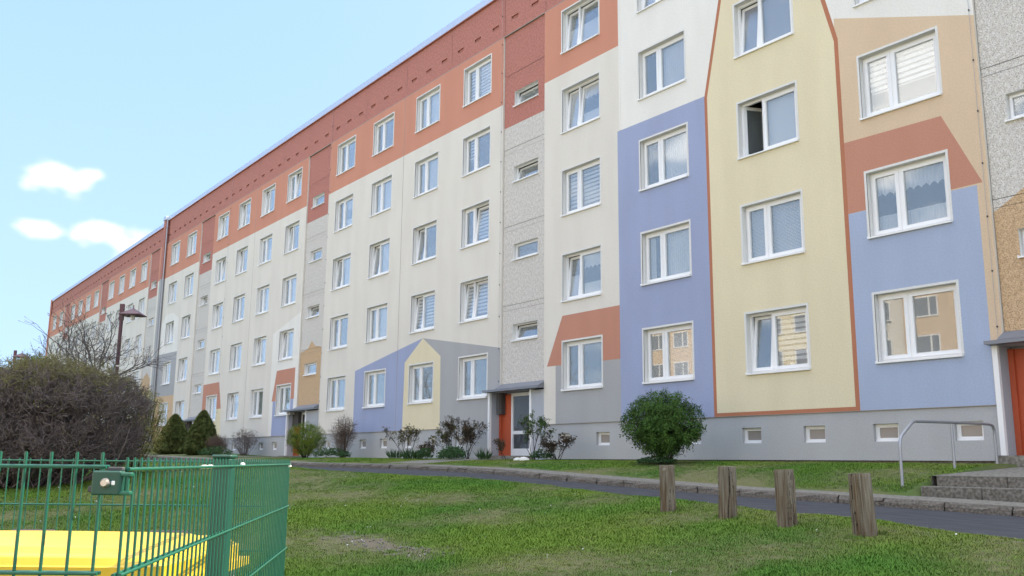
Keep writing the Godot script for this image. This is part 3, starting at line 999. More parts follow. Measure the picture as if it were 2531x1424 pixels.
# the doorway under a stairwell: recess, door, orange panel, canopy and side panel
func entrance(parent: Node3D, x0: float, x1: float, xp: float, cx0: float, cx1: float) -> void:
	var o := part_root("entrance", parent)
	var y0 := FACE
	var y1 := FACE + 0.5
	var fl := 0.2
	var top := 2.335
	var b := MB.new()
	b.quad(P(x0, y0, fl), P(x0, y1, fl), P(x0, y1, top), P(x0, y0, top))
	b.quad(P(x1, y1, fl), P(x1, y0, fl), P(x1, y0, top), P(x1, y1, top))
	b.quad(P(x0, y0, top), P(x0, y1, top), P(x1, y1, top), P(x1, y0, top))
	b.quad(P(x0, y1 + 0.03, fl), P(x1, y1 + 0.03, fl), P(x1, y1 + 0.03, top), P(x0, y1 + 0.03, top))
	obj("recess_wall", b.mesh(), mats.entry_grey, o)
	b = MB.new()
	b.span(P(x1 + 0.09, y0, -0.1), P(xp, y0 + 0.05, top - 0.035))
	obj("side_panel", b.mesh(), mats.entry_grey, o)
	b = MB.new()
	b.span(P(x0 - 0.1, y0 - 0.03, 0.0), P(x0 + 0.002, y0 + 0.06, top - 0.002))
	b.span(P(x1 - 0.002, y0 - 0.03, 0.0), P(x1 + 0.092, y0 + 0.08, top - 0.002))
	obj("trim", b.mesh(), mats.pvc, o)
	b = MB.new()
	b.span(P(x0 - 0.06, y0 - 0.35, -0.25), P(x1 + 0.1, y1 + 0.03, fl))
	obj("door_step", b.mesh(), mats.paving, o)
	# orange panel with a proud edge post
	var xo := x0 + 0.62
	b = MB.new()
	b.span(P(x0 + 0.03, y1 - 0.05, fl), P(xo, y1 + 0.02, top - 0.05))
	b.span(P(x0 + 0.002, y1 - 0.12, fl), P(x0 + 0.11, y1 - 0.05, top - 0.05))
	obj("orange_panel", b.mesh(), mats.door_orange, o)
	b = MB.new()
	var dx0 := xo + 0.01
	var dx1 := x1 - 0.01
	b.span(P(dx0, y1 - 0.06, fl), P(dx0 + 0.09, y1, top - 0.03))
	b.span(P(dx1 - 0.09, y1 - 0.06, fl), P(dx1, y1, top - 0.03))
	b.span(P(dx0 + 0.09, y1 - 0.058, top - 0.14), P(dx1 - 0.09, y1, top - 0.03))
	b.span(P(dx0 + 0.09, y1 - 0.058, fl), P(dx1 - 0.09, y1, fl + 0.24))
	b.span(P(dx0 + 0.09, y1 - 0.058, fl + 0.72), P(dx1 - 0.09, y1, fl + 0.83))
	obj("door", b.mesh(), mats.pvc, o)
	b = MB.new()
	b.span(P(dx0 + 0.08, y1 - 0.04, fl + 0.2), P(dx1 - 0.08, y1 - 0.03, top - 0.1))
	obj("door_pane", b.mesh(), mats.door_glass, o)
	b = MB.new()
	b.span(P(dx0 + 0.02, y1 - 0.005, fl + 0.02), P(dx1 - 0.02, y1 + 0.01, top - 0.06))
	obj("dark_hall_sheet", b.mesh(), mats.gasket, o)  # flat near-black sheet, its colour stands in for the unlit hall
	b = MB.new()
	b.tube([P(dx1 - 0.14, y1 - 0.06, fl + 0.78), P(dx1 - 0.14, y1 - 0.13, fl + 0.82), P(dx1 - 0.30, y1 - 0.13, fl + 1.02), P(dx1 - 0.30, y1 - 0.13, fl + 1.12), P(dx1 - 0.12, y1 - 0.13, fl + 1.2), P(dx1 - 0.12, y1 - 0.06, fl + 1.2)], [0.016, 0.016, 0.016, 0.016, 0.016, 0.016], 6)
	obj("door_handle", b.mesh(), mats.pvc, o)
	# canopy: a thin slab with a thicker sheet-metal edge over the stairwell
	b = MB.new()
	b.span(P(cx0, y0 - 0.25, top + 0.003), P(cx1, y0 + 0.06, top + 0.075))
	b.quad(P(xp - 2.42, y0 - 0.24, top + 0.08), P(xp, y0 - 0.24, top + 0.08), P(xp, y0 + 0.06, top + 0.26), P(xp - 2.42, y0 + 0.06, top + 0.26))
	b.tri(P(xp, y0 - 0.24, top + 0.08), P(xp, y0 + 0.06, top + 0.08), P(xp, y0 + 0.06, top + 0.26))
	b.tri(P(xp - 2.42, y0 - 0.24, top + 0.08), P(xp - 2.42, y0 + 0.06, top + 0.26), P(xp - 2.42, y0 + 0.06, top + 0.08))
	obj("canopy", b.mesh(), mats.canopy, o)


func attic(parent: Node3D, x0: float, x1: float, zr: float, joints: Array) -> void:
	var y := FACE + 0.05
	for i in joints.size() - 1:
		var a: float = joints[i] + 0.008
		var b: float = joints[i + 1] - 0.008
		var vents := []
		var n := maxi(1, roundi((b - a) / 1.2))
		for k in n:
			var c := a + (b - a) * (k + 0.5) / n
			vents.append([c - 0.2, c + 0.2, 15.86, 15.945])
		var part := paint(a, b, EAVES + 0.03, zr, vents, [], "r", y)
		var pn := obj("attic_panel", part["r"].mesh(), mats.rough_red, parent)
		for q in vents:
			var m := cached("vent", func():
				var s := MB.new()
				s.quad(Vector3(-0.2, 0, -0.05), Vector3(0.2, 0, -0.05), Vector3(0.2, 0.085, -0.05), Vector3(-0.2, 0.085, -0.05))
				s.span(Vector3(-0.205, -0.02, -0.05), Vector3(0.205, 0.0, 0.012))
				s.span(Vector3(-0.205, 0.085, -0.05), Vector3(0.205, 0.1, 0.006))
				return s.mesh())
			obj("vent", m, mats.rough_red, pn, Transform3D(Basis(), P((q[0] + q[1]) * 0.5, y, q[2])))
	var bk := MB.new()
	bk.quad(P(x0, y + 0.06, EAVES - 0.2), P(x1, y + 0.06, EAVES - 0.2), P(x1, y + 0.06, zr), P(x0, y + 0.06, zr))
	bk.span(P(x0, FACE, EAVES), P(x1, FACE + 0.1, EAVES + 0.028))
	obj("attic_joint", bk.mesh(), mats.joint, parent)
	var c := MB.new()
	c.span(P(x0, FACE - 0.035, zr), P(x1, FACE + 0.4, zr + 0.02))
	obj("roof_drip", c.mesh(), mats.rough_red, parent)
	c = MB.new()
	var n2 := maxi(1, roundi((x1 - x0) / 2.4))
	for i in n2:
		var xa := lerpf(x0, x1, float(i) / n2) + 0.004
		var xb := lerpf(x0, x1, float(i + 1) / n2) - 0.004
		c.quad(P(xa, FACE - 0.055, zr + 0.02), P(xb, FACE - 0.055, zr + 0.02), P(xb, FACE - 0.02, zr + 0.33), P(xa, FACE - 0.02, zr + 0.33))
		c.quad(P(xa, FACE - 0.02, zr + 0.33), P(xb, FACE - 0.02, zr + 0.33), P(xb, FACE + 0.4, zr + 0.28), P(xa, FACE + 0.4, zr + 0.28))
	obj("roof_flashing", c.mesh(), mats.flashing, parent)


func shell(parent: Node3D, x0: float, x1: float, zr: float) -> void:   # ends, back and roof
	var b := MB.new()
	var y1 := FACE + 11.5
	b.quad(P(x1, FACE, -2.0), P(x1, y1, -2.0), P(x1, y1, zr), P(x1, FACE, zr))
	b.quad(P(x0, y1, -2.0), P(x0, FACE, -2.0), P(x0, FACE, zr), P(x0, y1, zr))
	b.quad(P(x1, y1, -2.0), P(x0, y1, -2.0), P(x0, y1, zr), P(x1, y1, zr))
	obj("outer_wall", b.mesh(), mats.cream, parent)
	b = MB.new()
	b.quad(P(x0, FACE + 0.1, zr), P(x1, FACE + 0.1, zr), P(x1, y1, zr), P(x0, y1, zr))
	obj("roof", b.mesh(), mats.asphalt, parent)


func plinth(parent: Node3D, x0: float, x1: float, holes: Array, bw: Array) -> void:
	var h := []
	for q in holes: h.append([q[0], q[1], -5.0, 5.0])
	for q in bw: h.append([q[0], q[1], 0.5, 0.88])
	var from := x0
	var spans := holes.duplicate()
	spans.sort_custom(func(p, q): return p[0] < q[0])
	for g in spans + [[x1, x1]]:
		if g[0] > from + 0.01:
			var part := paint(from, g[0], 0.1, PLINTH - 0.012, h, [], "p", FACE + 0.03)
			obj("plinth", part["p"].mesh(), mats.plinth, parent)
			var foot := MB.new()
			foot.span(P(from, FACE + 0.085, -1.6), P(g[0], FACE + 0.3, 0.1))
			obj("foundation", foot.mesh(), mats.step_stone, parent)
		from = g[1]
	var b := MB.new()
	var x := x0
	for q in holes + [[x1, x1]]:
		if q[0] > x:
			b.span(P(x, FACE - 0.004, PLINTH - 0.012), P(q[0], FACE + 0.04, PLINTH))
		x = q[1]
	obj("drip_edge", b.mesh(), mats.joint, parent)
	for q in bw: basement_window(parent, q[0], q[1], 0.5, 0.38)


const FIELD_LABELS := {"white_render": "white painted field of the wall", "terracotta": "terracotta band under the attic", "terracotta_house": "terracotta painted house shape", "blue": "blue painted field", "pale_blue": "pale blue painted field by the right-hand entrance", "yellow": "pale yellow painted house shape", "tan": "tan painted field", "orange_tan": "orange painted field by the downpipe", "grey": "grey painted field", "border": "thin terracotta line round the tall yellow house shape"}


func facade(parent: Node3D, x0: float, x1: float, windows: Array, voids: Array, fields: Array) -> void:
	var holes := voids.duplicate()
	for w in windows: holes.append([w[0], w[1], w[2], w[3]])
	var each := []
	for i in fields.size(): each.append(["%s#%d" % [fields[i][0], i], fields[i][1]])
	var x := x0
	var bays := []
	for v in voids:
		if v[3] > 30: bays.append(v)
	bays.sort_custom(func(p, q): return p[0] < q[0])
	for v in bays + [[x1, x1]]:      # one stretch of wall from stairwell to stairwell
		if v[0] > x + 0.01:
			var part := paint(x, v[0], PLINTH, EAVES, holes, each, "cream#", FACE)
			for key in part:
				var kind: String = key.split("#")[0]
				var o := obj("wall" if kind == "cream" else "painted_field", part[key].mesh(), mats[kind], parent)
				if FIELD_LABELS.has(kind): o.set_meta("label", FIELD_LABELS[kind])
		x = v[1]


func some_hanging(r: RandomNumberGenerator) -> int:
	return [0, 0, 1, 1, 2, 3, 4, 5, 6, 7, 9, 0][r.randi() % 12]


func make_apartment_block() -> void:
	var o := thing("apartment_block", "long five-storey apartment block painted with coloured house shapes, nearest the camera", "building", "sections of the apartment block")
	var x0 := -67.46
	var x1 := -0.1
	var cols := {"R": [-11.41, -9.55], "Y": [-14.98, -13.18], "B": [-18.63, -16.80], "G": [-22.22, -20.41], "A": [-28.15, -26.38], "A2": [-31.75, -29.97], "A3": [-35.52, -33.73], "A4": [-39.17, -37.37], "C1": [-45.15, -43.4], "C2": [-48.75, -46.98], "C3": [-52.35, -50.6], "C4": [-55.99, -54.2], "C5": [-62.10, -60.32], "C6": [-65.72, -63.92], "E": [-5.3, -3.5]}
	# what hangs behind the left and right pane and which sash stands open, where the photograph tells
	var known := {"R0": [0, 0, 0], "R1": [7, 7, 0], "R2": [4, 4, 0], "Y0": [0, 3, 1], "Y1": [6, 6, 0], "Y2": [0, 5, 4], "Y3": [8, 8, 1], "B0": [0, 6, 0], "B1": [9, 1, 0], "B2": [0, 1, 0], "B3": [0, 1, 0], "G0": [0, 0, 0], "G1": [2, 7, 1], "G2": [3, 3, 0], "G3": [1, 7, 3], "G4": [2, 2, 3], "A0": [0, 0, 0], "A1": [3, 3, 3], "A2": [0, 3, 2], "A3": [4, 0, 0], "A4": [3, 3, 0], "A20": [6, 0, 0], "A21": [3, 3, 1], "A22": [0, 0, 1], "A23": [9, 1, 0], "A24": [1, 5, 0], "A30": [0, 0, 0], "A31": [1, 1, 0], "A32": [0, 1, 1], "A33": [1, 1, 0], "A34": [0, 0, 0], "A40": [0, 0, 0], "A41": [2, 0, 0], "A42": [0, 1, 1], "A43": [0, 7, 0], "A44": [0, 0, 0]}
	var r := RandomNumberGenerator.new()
	r.seed = 12
	var wins := []
	var zs := 2.205
	for c in cols:
		for f in 5:
			wins.append([cols[c][0], cols[c][1], zs + 2.8 * f, zs + 1.5 + 2.8 * f])
	var stairs := [[-59.35, -56.75], [-42.58, -40.02], [-25.58, -23.17], [-8.71, -6.3]]
	var voids := []
	for s in stairs: voids.append([s[0], s[1], -3.0, 40.0])
	# doorways that reach past their stairwell
	var doors := [[-61.3, -59.35], [-43.70, -42.58], [-26.2, -25.58], [-8.90, -8.71]]
	for d in doors: voids.append([d[0], d[1], -3.0, 2.36])
	var fields := [
		["terracotta", rect(x0, 12.67, -19.46, EAVES + 0.1)], ["terracotta", rect(-6.3, 12.67, x1, EAVES + 0.1)],
		["white_render", rect(-19.46, PLINTH, -8.7, EAVES + 0.1)],
		["grey", poly([-22.58, 1.0, -19.5, 1.0, -19.5, 2.98, -22.58, 3.0])],
		["terracotta_house", poly([-23.02, 3.0, -19.5, 2.97, -19.5, 4.55, -22.24, 4.55])],
		["tan", poly([-12.0, 1.0, -8.7, 1.0, -8.7, 9.28, -12.0, 10.53])],
		["terracotta_house", poly([-12.0, 5.66, -8.83, 5.67, -9.58, 7.32, -12.0, 7.37])],
		["pale_blue", poly([-12.0, 1.0, -8.95, 1.0, -8.95, 5.64, -12.0, 5.66])],
		["blue", rect(-19.6, 1.0, -16.05, 9.9)],
		["border", poly([-16.12, 1.0, -11.92, 1.0, -11.92, 9.98, -13.27, 15.4, -14.83, 15.4, -16.12, 9.85])],
		["yellow", poly([-16.02, 1.27, -12.03, 1.27, -12.03, 9.96, -13.39, 15.4, -14.72, 15.4, -16.02, 9.83])],
		["blue", poly([-36.46, 1.0, -32.1, 1.0, -32.0, 3.86, -30.78, 4.71, -32.7, 4.42, -36.46, 3.84])],
		["grey", poly([-29.5, 1.0, -25.57, 1.0, -25.57, 3.85, -30.78, 4.71, -29.5, 3.9])],
		["yellow", poly([-32.2, 1.0, -29.4, 1.0, -29.45, 3.9, -30.78, 4.71, -32.14, 3.86])],
		["white_render", poly([-46.04, 1.0, -42.5, 1.0, -42.5, 7.26, -46.04, 6.48])],
		["blue", poly([-45.6, 1.0, -43.0, 1.0, -43.0, 2.97, -45.6, 2.95])],
		["terracotta_house", poly([-45.76, 2.94, -42.94, 2.96, -42.94, 4.5, -45.27, 4.49])],
		["yellow", poly([-56.76, 1.0, -53.2, 1.0, -53.38, 2.92, -56.76, 2.92])],
		["terracotta_house", poly([-56.76, 2.91, -53.38, 2.9, -53.92, 4.47, -56.76, 4.46])],
		["white_render", poly([-66.9, 7.1, -62.73, 7.05, -62.85, 9.34, -64.19, 9.89, -65.7, 9.91, -66.9, 9.4])],
		["grey", poly([-66.95, 4.2, -62.73, 4.15, -62.73, 7.1, -66.95, 7.18])],
		["orange_tan", poly([-66.95, 1.0, -62.6, 1.0, -62.73, 4.17, -66.95, 4.25])]]
	facade(o, x0, x1, wins, voids, fields)
	for c in cols:
		for f in 5:
			var q: Array = known.get("%s%d" % [c, f], [some_hanging(r), some_hanging(r), [0, 0, 0, 1, 1, 2][r.randi() % 6]])
			window(o, cols[c][0], cols[c][1], zs + 2.8 * f, 1.5, q[0], q[1], q[2])
	var red := ["rough_red", rect(-80, 11.75, 20, 20)]
	var tans := [["rough_tan", poly([-42.7, 2.0, -39.9, 2.0, -39.9, 5.22, -40.55, 5.34, -40.85, 5.36, -41.31, 5.66, -41.75, 5.3, -42.2, 5.24, -42.7, 5.15])], ["rough_tan", poly([-8.8, 2.0, -6.2, 2.0, -6.2, 4.98, -7.5, 5.75, -8.8, 4.95])]]
	stairwell(o, -25.58, -23.17, -24.97, -23.61, [red], [true, false, true, true], "rough_grey")
	stairwell(o, -42.58, -40.02, -42.0, -40.66, [red, tans[0]], [false, true, false, false], "rough_grey")
	stairwell(o, -59.35, -56.75, -58.75, -57.4, [red], [false, false, true, true], "rough_grey")
	stairwell(o, -8.71, -6.3, -8.26, -6.8, [red, tans[1]], [false, false, false, false], "rough_grey")
	var bw := [[-15.26, -14.68], [-13.45, -12.87], [-11.65, -11.06], [-9.84, -9.26], [-17.2, -16.62], [-20.71, -20.13], [-22.5, -21.92], [-28.4, -27.82], [-30.26, -29.66], [-32.1, -31.5], [-34.04, -33.44], [-35.85, -35.25], [-37.6, -37.0], [-39.3, -38.72], [-45.5, -44.85], [-47.3, -46.65], [-49.15, -48.5], [-51.3, -50.65], [-53.2, -52.6]]
	var gaps := []
	for i in 4: gaps.append([doors[i][0], stairs[i][1]])
	plinth(o, x0, x1, gaps, bw)
	entrance(o, -26.15, -23.9, -23.17, -26.3, -23.17)
	entrance(o, -43.6, -41.45, -40.05, -43.68, -40.05)
	entrance(o, -61.2, -58.3, -56.76, -61.3, -56.76)
	entrance(o, -8.83, -6.6, -6.3, -8.97, -6.3)
	attic(o, x0, x1, 17.0, [x0, -66.0, -62.7, -59.35, -56.7, -53.2, -49.6, -46.0, -42.55, -40.0, -36.4, -32.75, -29.15, -25.57, -23.17, -19.46, -16.05, -12.0, -8.71, -6.3, -3.4, x1])
	shell(o, x0, x1, 17.0)
	# seams, lightning conductors with their clips
	for x in [-32.74, -49.6]:
		var b := MB.new()
		b.span(P(x - 0.012, FACE - 0.003, PLINTH), P(x + 0.012, FACE + 0.01, EAVES))
		obj("seam", b.mesh(), mats.joint, o)
	var ws := MB.new()
	ws.span(P(-19.50, FACE - 0.012, 9.9), P(-19.44, FACE + 0.01, EAVES))
	obj("seam", ws.mesh(), mats.white_render, o)
	for x in [-39.93, -25.65, -53.9, -8.79]:
		var rod := part_root("lightning_conductor", o)
		var b := MB.new()
		b.tube([P(x, FACE - 0.025, 1.3 if x < -10 else 2.5), P(x, FACE - 0.025, 17.0)], [0.004, 0.004], 5)
		obj("rod", b.mesh(), mats.steel, rod)
		for k in 13:
			b = MB.new()
			b.box(P(x, FACE - 0.02, 2.7 + k * 1.12), Vector3(0.018, 0.035, 0.03))
			obj("clip", b.mesh(), mats.gasket, rod)
	# the pier at the joint with the older section, a downpipe in front of it
	var b := MB.new()
	b.span(P(-67.46, FACE - 0.22, 12.67), P(-67.0, FACE + 0.02, 17.0))
	obj("pier", b.mesh(), mats.rough_red, o)
	b = MB.new()
	b.span(P(-67.46, FACE - 0.22, 0.4), P(-67.0, FACE + 0.02, 12.665))
	obj("pier", b.mesh(), mats.grey, o)
	b = MB.new()
	b.soft_box(P(-67.23, FACE - 0.1, 17.16), Vector3(0.6, 0.3, 0.36), 0.02)
	obj("pier_cap", b.mesh(), mats.flashing, o)
	b = MB.new()
	b.tube([P(-66.93, FACE - 0.12, 0.6), P(-66.93, FACE - 0.12, 17.0)], [0.055, 0.055], 10)
	obj("downpipe", b.mesh(), mats.steel, o)
	for x in [-43.2, -41.9, -33.2]:
		b = MB.new()
		b.tube([P(x, FACE + 1.5, 17.0), P(x, FACE + 1.5, 18.9)], [0.02, 0.008], 5)
		obj("roof_rod", b.mesh(), mats.steel, o)


func make_west_block() -> void:
	var o := thing("apartment_block", "farther, slightly lower section of the apartment block beyond the pier and downpipe", "building", "sections of the apartment block")
	var x0 := -109.5
	var x1 := -67.47
	var cols := [[-73.50, -71.93], [-76.82, -75.2], [-80.18, -78.6], [-83.62, -82.0], [-89.02, -87.45], [-92.28, -90.7], [-95.55, -94.0], [-98.75, -97.2], [-104.42, -102.85], [-107.85, -106.3]]
	var zs := 2.19
	var wins := []
	for c in cols:
		for f in 5: wins.append([c[0], c[1], zs + 2.8 * f, zs + 1.45 + 2.8 * f])
	for f in 5: wins.append([-67.92, -67.58, zs + 2.8 * f, zs + 1.45 + 2.8 * f])
	var stairs := [[-102.2, -99.6], [-86.63, -84.05], [-71.13, -68.68]]
	var voids := []
	for s in stairs: voids.append([s[0], s[1], -3.0, 40.0])
	var fields := [["terracotta", rect(x0, 12.73, x1, EAVES + 0.1)], ["pale_blue", poly([-80.6, 1.0, -78.5, 1.0, -78.5, 7.5, -79.9, 7.55, -80.3, 7.1])], ["white_render", poly([-76.0, 1.0, -73.0, 1.0, -73.0, 5.0, -74.5, 6.2, -76.0, 5.0])]]
	facade(o, x0, x1, wins, voids, fields)
	var r := RandomNumberGenerator.new()
	r.seed = 45
	for c in cols:
		for f in 5: window(o, c[0], c[1], zs + 2.8 * f, 1.45, some_hanging(r), some_hanging(r), [0, 0, 0, 1][r.randi() % 4])
	for f in 5:
		var n := part_root("blind_niche", o, Transform3D(Basis(), P(-67.75, FACE, zs + 2.8 * f)))
		obj("reveal", cached("rvn", func(): return lining(0.34, 1.45, 0.12, 0.06)), mats.reveal, n)
		obj("sill", cached("sln", func(): return sill_mesh(0.34)), mats.sill, n)
		var b := MB.new()
		b.quad(Vector3(-0.17, 0, -0.11), Vector3(0.17, 0, -0.11), Vector3(0.17, 1.45, -0.11), Vector3(-0.17, 1.45, -0.11))
		obj("niche_back", b.mesh(), mats.cream, n)
	var red := ["rough_red", rect(-120, 11.75, 20, 20)]
	stairwell(o, -71.13, -68.68, -70.6, -69.3, [red, ["rough_tan", poly([-71.2, 2.0, -68.6, 2.0, -68.6, 5.5, -69.0, 5.67, -69.93, 6.18, -71.0, 5.73, -71.2, 5.6])]], [true, false, false, true], "rough_grey")
	stairwell(o, -86.63, -84.05, -86.1, -84.7, [red], [false, true, false, true], "rough_grey")
	stairwell(o, -102.2, -99.6, -101.6, -100.2, [red], [false, false, false, false], "rough_grey")
	plinth(o, x0, x1, [], [])
	attic(o, x0, x1, 16.72, [x0, -106.0, -102.2, -99.6, -96.3, -93.0, -89.7, -86.63, -84.05, -80.8, -77.5, -74.3, -71.13, -68.68, x1])
	shell(o, x0, x1, 16.72)
	var b := MB.new()
	b.span(P(-109.8, FACE - 0.12, 0.0), P(-109.5, FACE + 0.1, 16.95))
	obj("end_pier", b.mesh(), mats.terracotta, o)


# the sunlit block behind the camera; the photograph shows it in the lower window panes
func make_opposite_house() -> void:
	var y := -25.0
	var o := thing("apartment_house", "sunlit tan and cream apartment house across the way, mirrored in the lower windows", "building")
	var b := MB.new()
	b.span(P(-64, y - 11, -3), P(22, y - 0.3, 13.6))
	obj("wall", b.mesh(), mats.cream, o)
	var n := 0
	var x := -63.0
	while x < 20.0:
		var w := 6.6
		b = MB.new()
		b.span(P(x, y - 0.35, -2.2), P(x + w, y - (0.06 if n % 2 else 0.0), 13.6))
		obj("bay", b.mesh(), mats[["tan", "white_render", "yellow", "cream", "tan"][n % 5]], o)
		for f in 5:
			for s in 2:
				var at := Transform3D(Basis(Vector3.UP, PI), P(x + 1.8 + 3.0 * s, y + 0.005, -0.6 + 2.75 * f))
				var win := part_root("window", o, at)
				obj("frame", cached("opp_frame", func():
					var q := MB.new()
					ring(q, -0.9, 0.9, 0, 1.45, 0.09, -0.03, 0.05)
					q.span(Vector3(-0.3, 0.09, -0.03), Vector3(-0.18, 1.36, 0.045))
					return q.mesh()), mats.pvc, win)
				obj("pane", cached("opp_pane", func():
					var q := MB.new()
					q.span(Vector3(-0.85, 0.05, -0.02), Vector3(0.85, 1.4, 0.02))
					return q.mesh()), mats.dark_shade, win)
		x += w + 0.05
		n += 1
	b = MB.new()
	b.span(P(-64.3, y - 11.3, 13.6), P(22.3, y + 0.3, 14.0))
	obj("roof", b.mesh(), mats.rough_grey, o)
	b = MB.new()
	var k := 24
	for i in k:   # a shallow barrel roof over the middle
		var a := PI * i / k
		var c := PI * (i + 1) / k
		b.quad(P(-34 + 9 * cos(c), y - 1, 14 + 2.2 * sin(c)), P(-34 + 9 * cos(a), y - 1, 14 + 2.2 * sin(a)), P(-34 + 9 * cos(a), y - 9, 14 + 2.2 * sin(a)), P(-34 + 9 * cos(c), y - 9, 14 + 2.2 * sin(c)))
		b.tri(P(-34, y - 1, 14), P(-34 + 9 * cos(a), y - 1, 14 + 2.2 * sin(a)), P(-34 + 9 * cos(c), y - 1, 14 + 2.2 * sin(c)))
	obj("barrel_roof", b.mesh(), mats.white_render, o)


func make_entrance_steps() -> void:
	var o := Node3D.new()
	o.name = "steps"
	add_child(o)
	structure(o, "two worn stone steps and a landing before the right-hand entrance")
	var b := MB.new()
	b.quad(P(-8.42, 14.86, -0.165), P(-5.2, 14.86, -0.165), P(-5.2, 18.3, 0.0), P(-8.6, 18.3, 0.0))
	b.quad(P(-8.42, 14.86, -0.5), P(-8.42, 14.86, -0.165), P(-8.6, 18.3, 0.0), P(-8.6, 18.3, -0.3))
	obj("landing", b.mesh(), mats.paving, o)
	for row in 2:
		var x := -8.44 + 0.1 * row
		var y0 := 14.50 if row == 0 else 14.86
		var top := -0.335 if row == 0 else -0.165
		if row == 0: x = -8.42
		for k in 4:
			var l: float = [1.0, 1.15, 0.95, 1.1][(k + row) % 4]
			var s := MB.new()
			s.soft_box(P(x + l * 0.5, y0 + 0.19, top - 0.15), Vector3(l - 0.008, 0.31, 0.38), 0.012)
			obj("step_block", s.mesh(), mats.step_stone, o)
			x += l


func make_railing() -> void:
	var o := thing("hand_rail", "bent grey tubular steel handrail beside the right-hand entrance steps", "railing")
	var x := -8.8
	var b := MB.new()
	var r := 0.026
	var path := [P(x, 14.62, -0.6), P(x, 14.62, 0.28), P(x, 14.64, 0.42), P(x, 14.7, 0.50), P(x, 15.0, 0.70), P(x, 15.06, 0.735), P(x, 15.16, 0.752), P(x, 16.4, 0.768), P(x, 17.6, 0.778), P(x, 17.73, 0.775), P(x, 17.82, 0.75), P(x, 17.86, 0.68), P(x, 17.87, 0.55), P(x, 17.87, -0.1)]
	var rr := []
	for i in path.size(): rr.append(r)
	b.tube(path, rr, 10)
	obj("rail", b.mesh(), mats.steel, o)
	b = MB.new()
	b.tube([P(x, 16.33, -0.3), P(x, 16.33, 0.765)], [r * 0.95, r * 0.95], 10)
	obj("post", b.mesh(), mats.steel, o)
	for y in [14.62, 16.33, 17.87]:
		var f := MB.new()
		var z := ground_z(x, y)
		f.tube([P(x, y, z - 0.05), P(x, y, z + 0.015)], [0.05, 0.045], 10)
		obj("footing", f.mesh(), mats.paving, o)


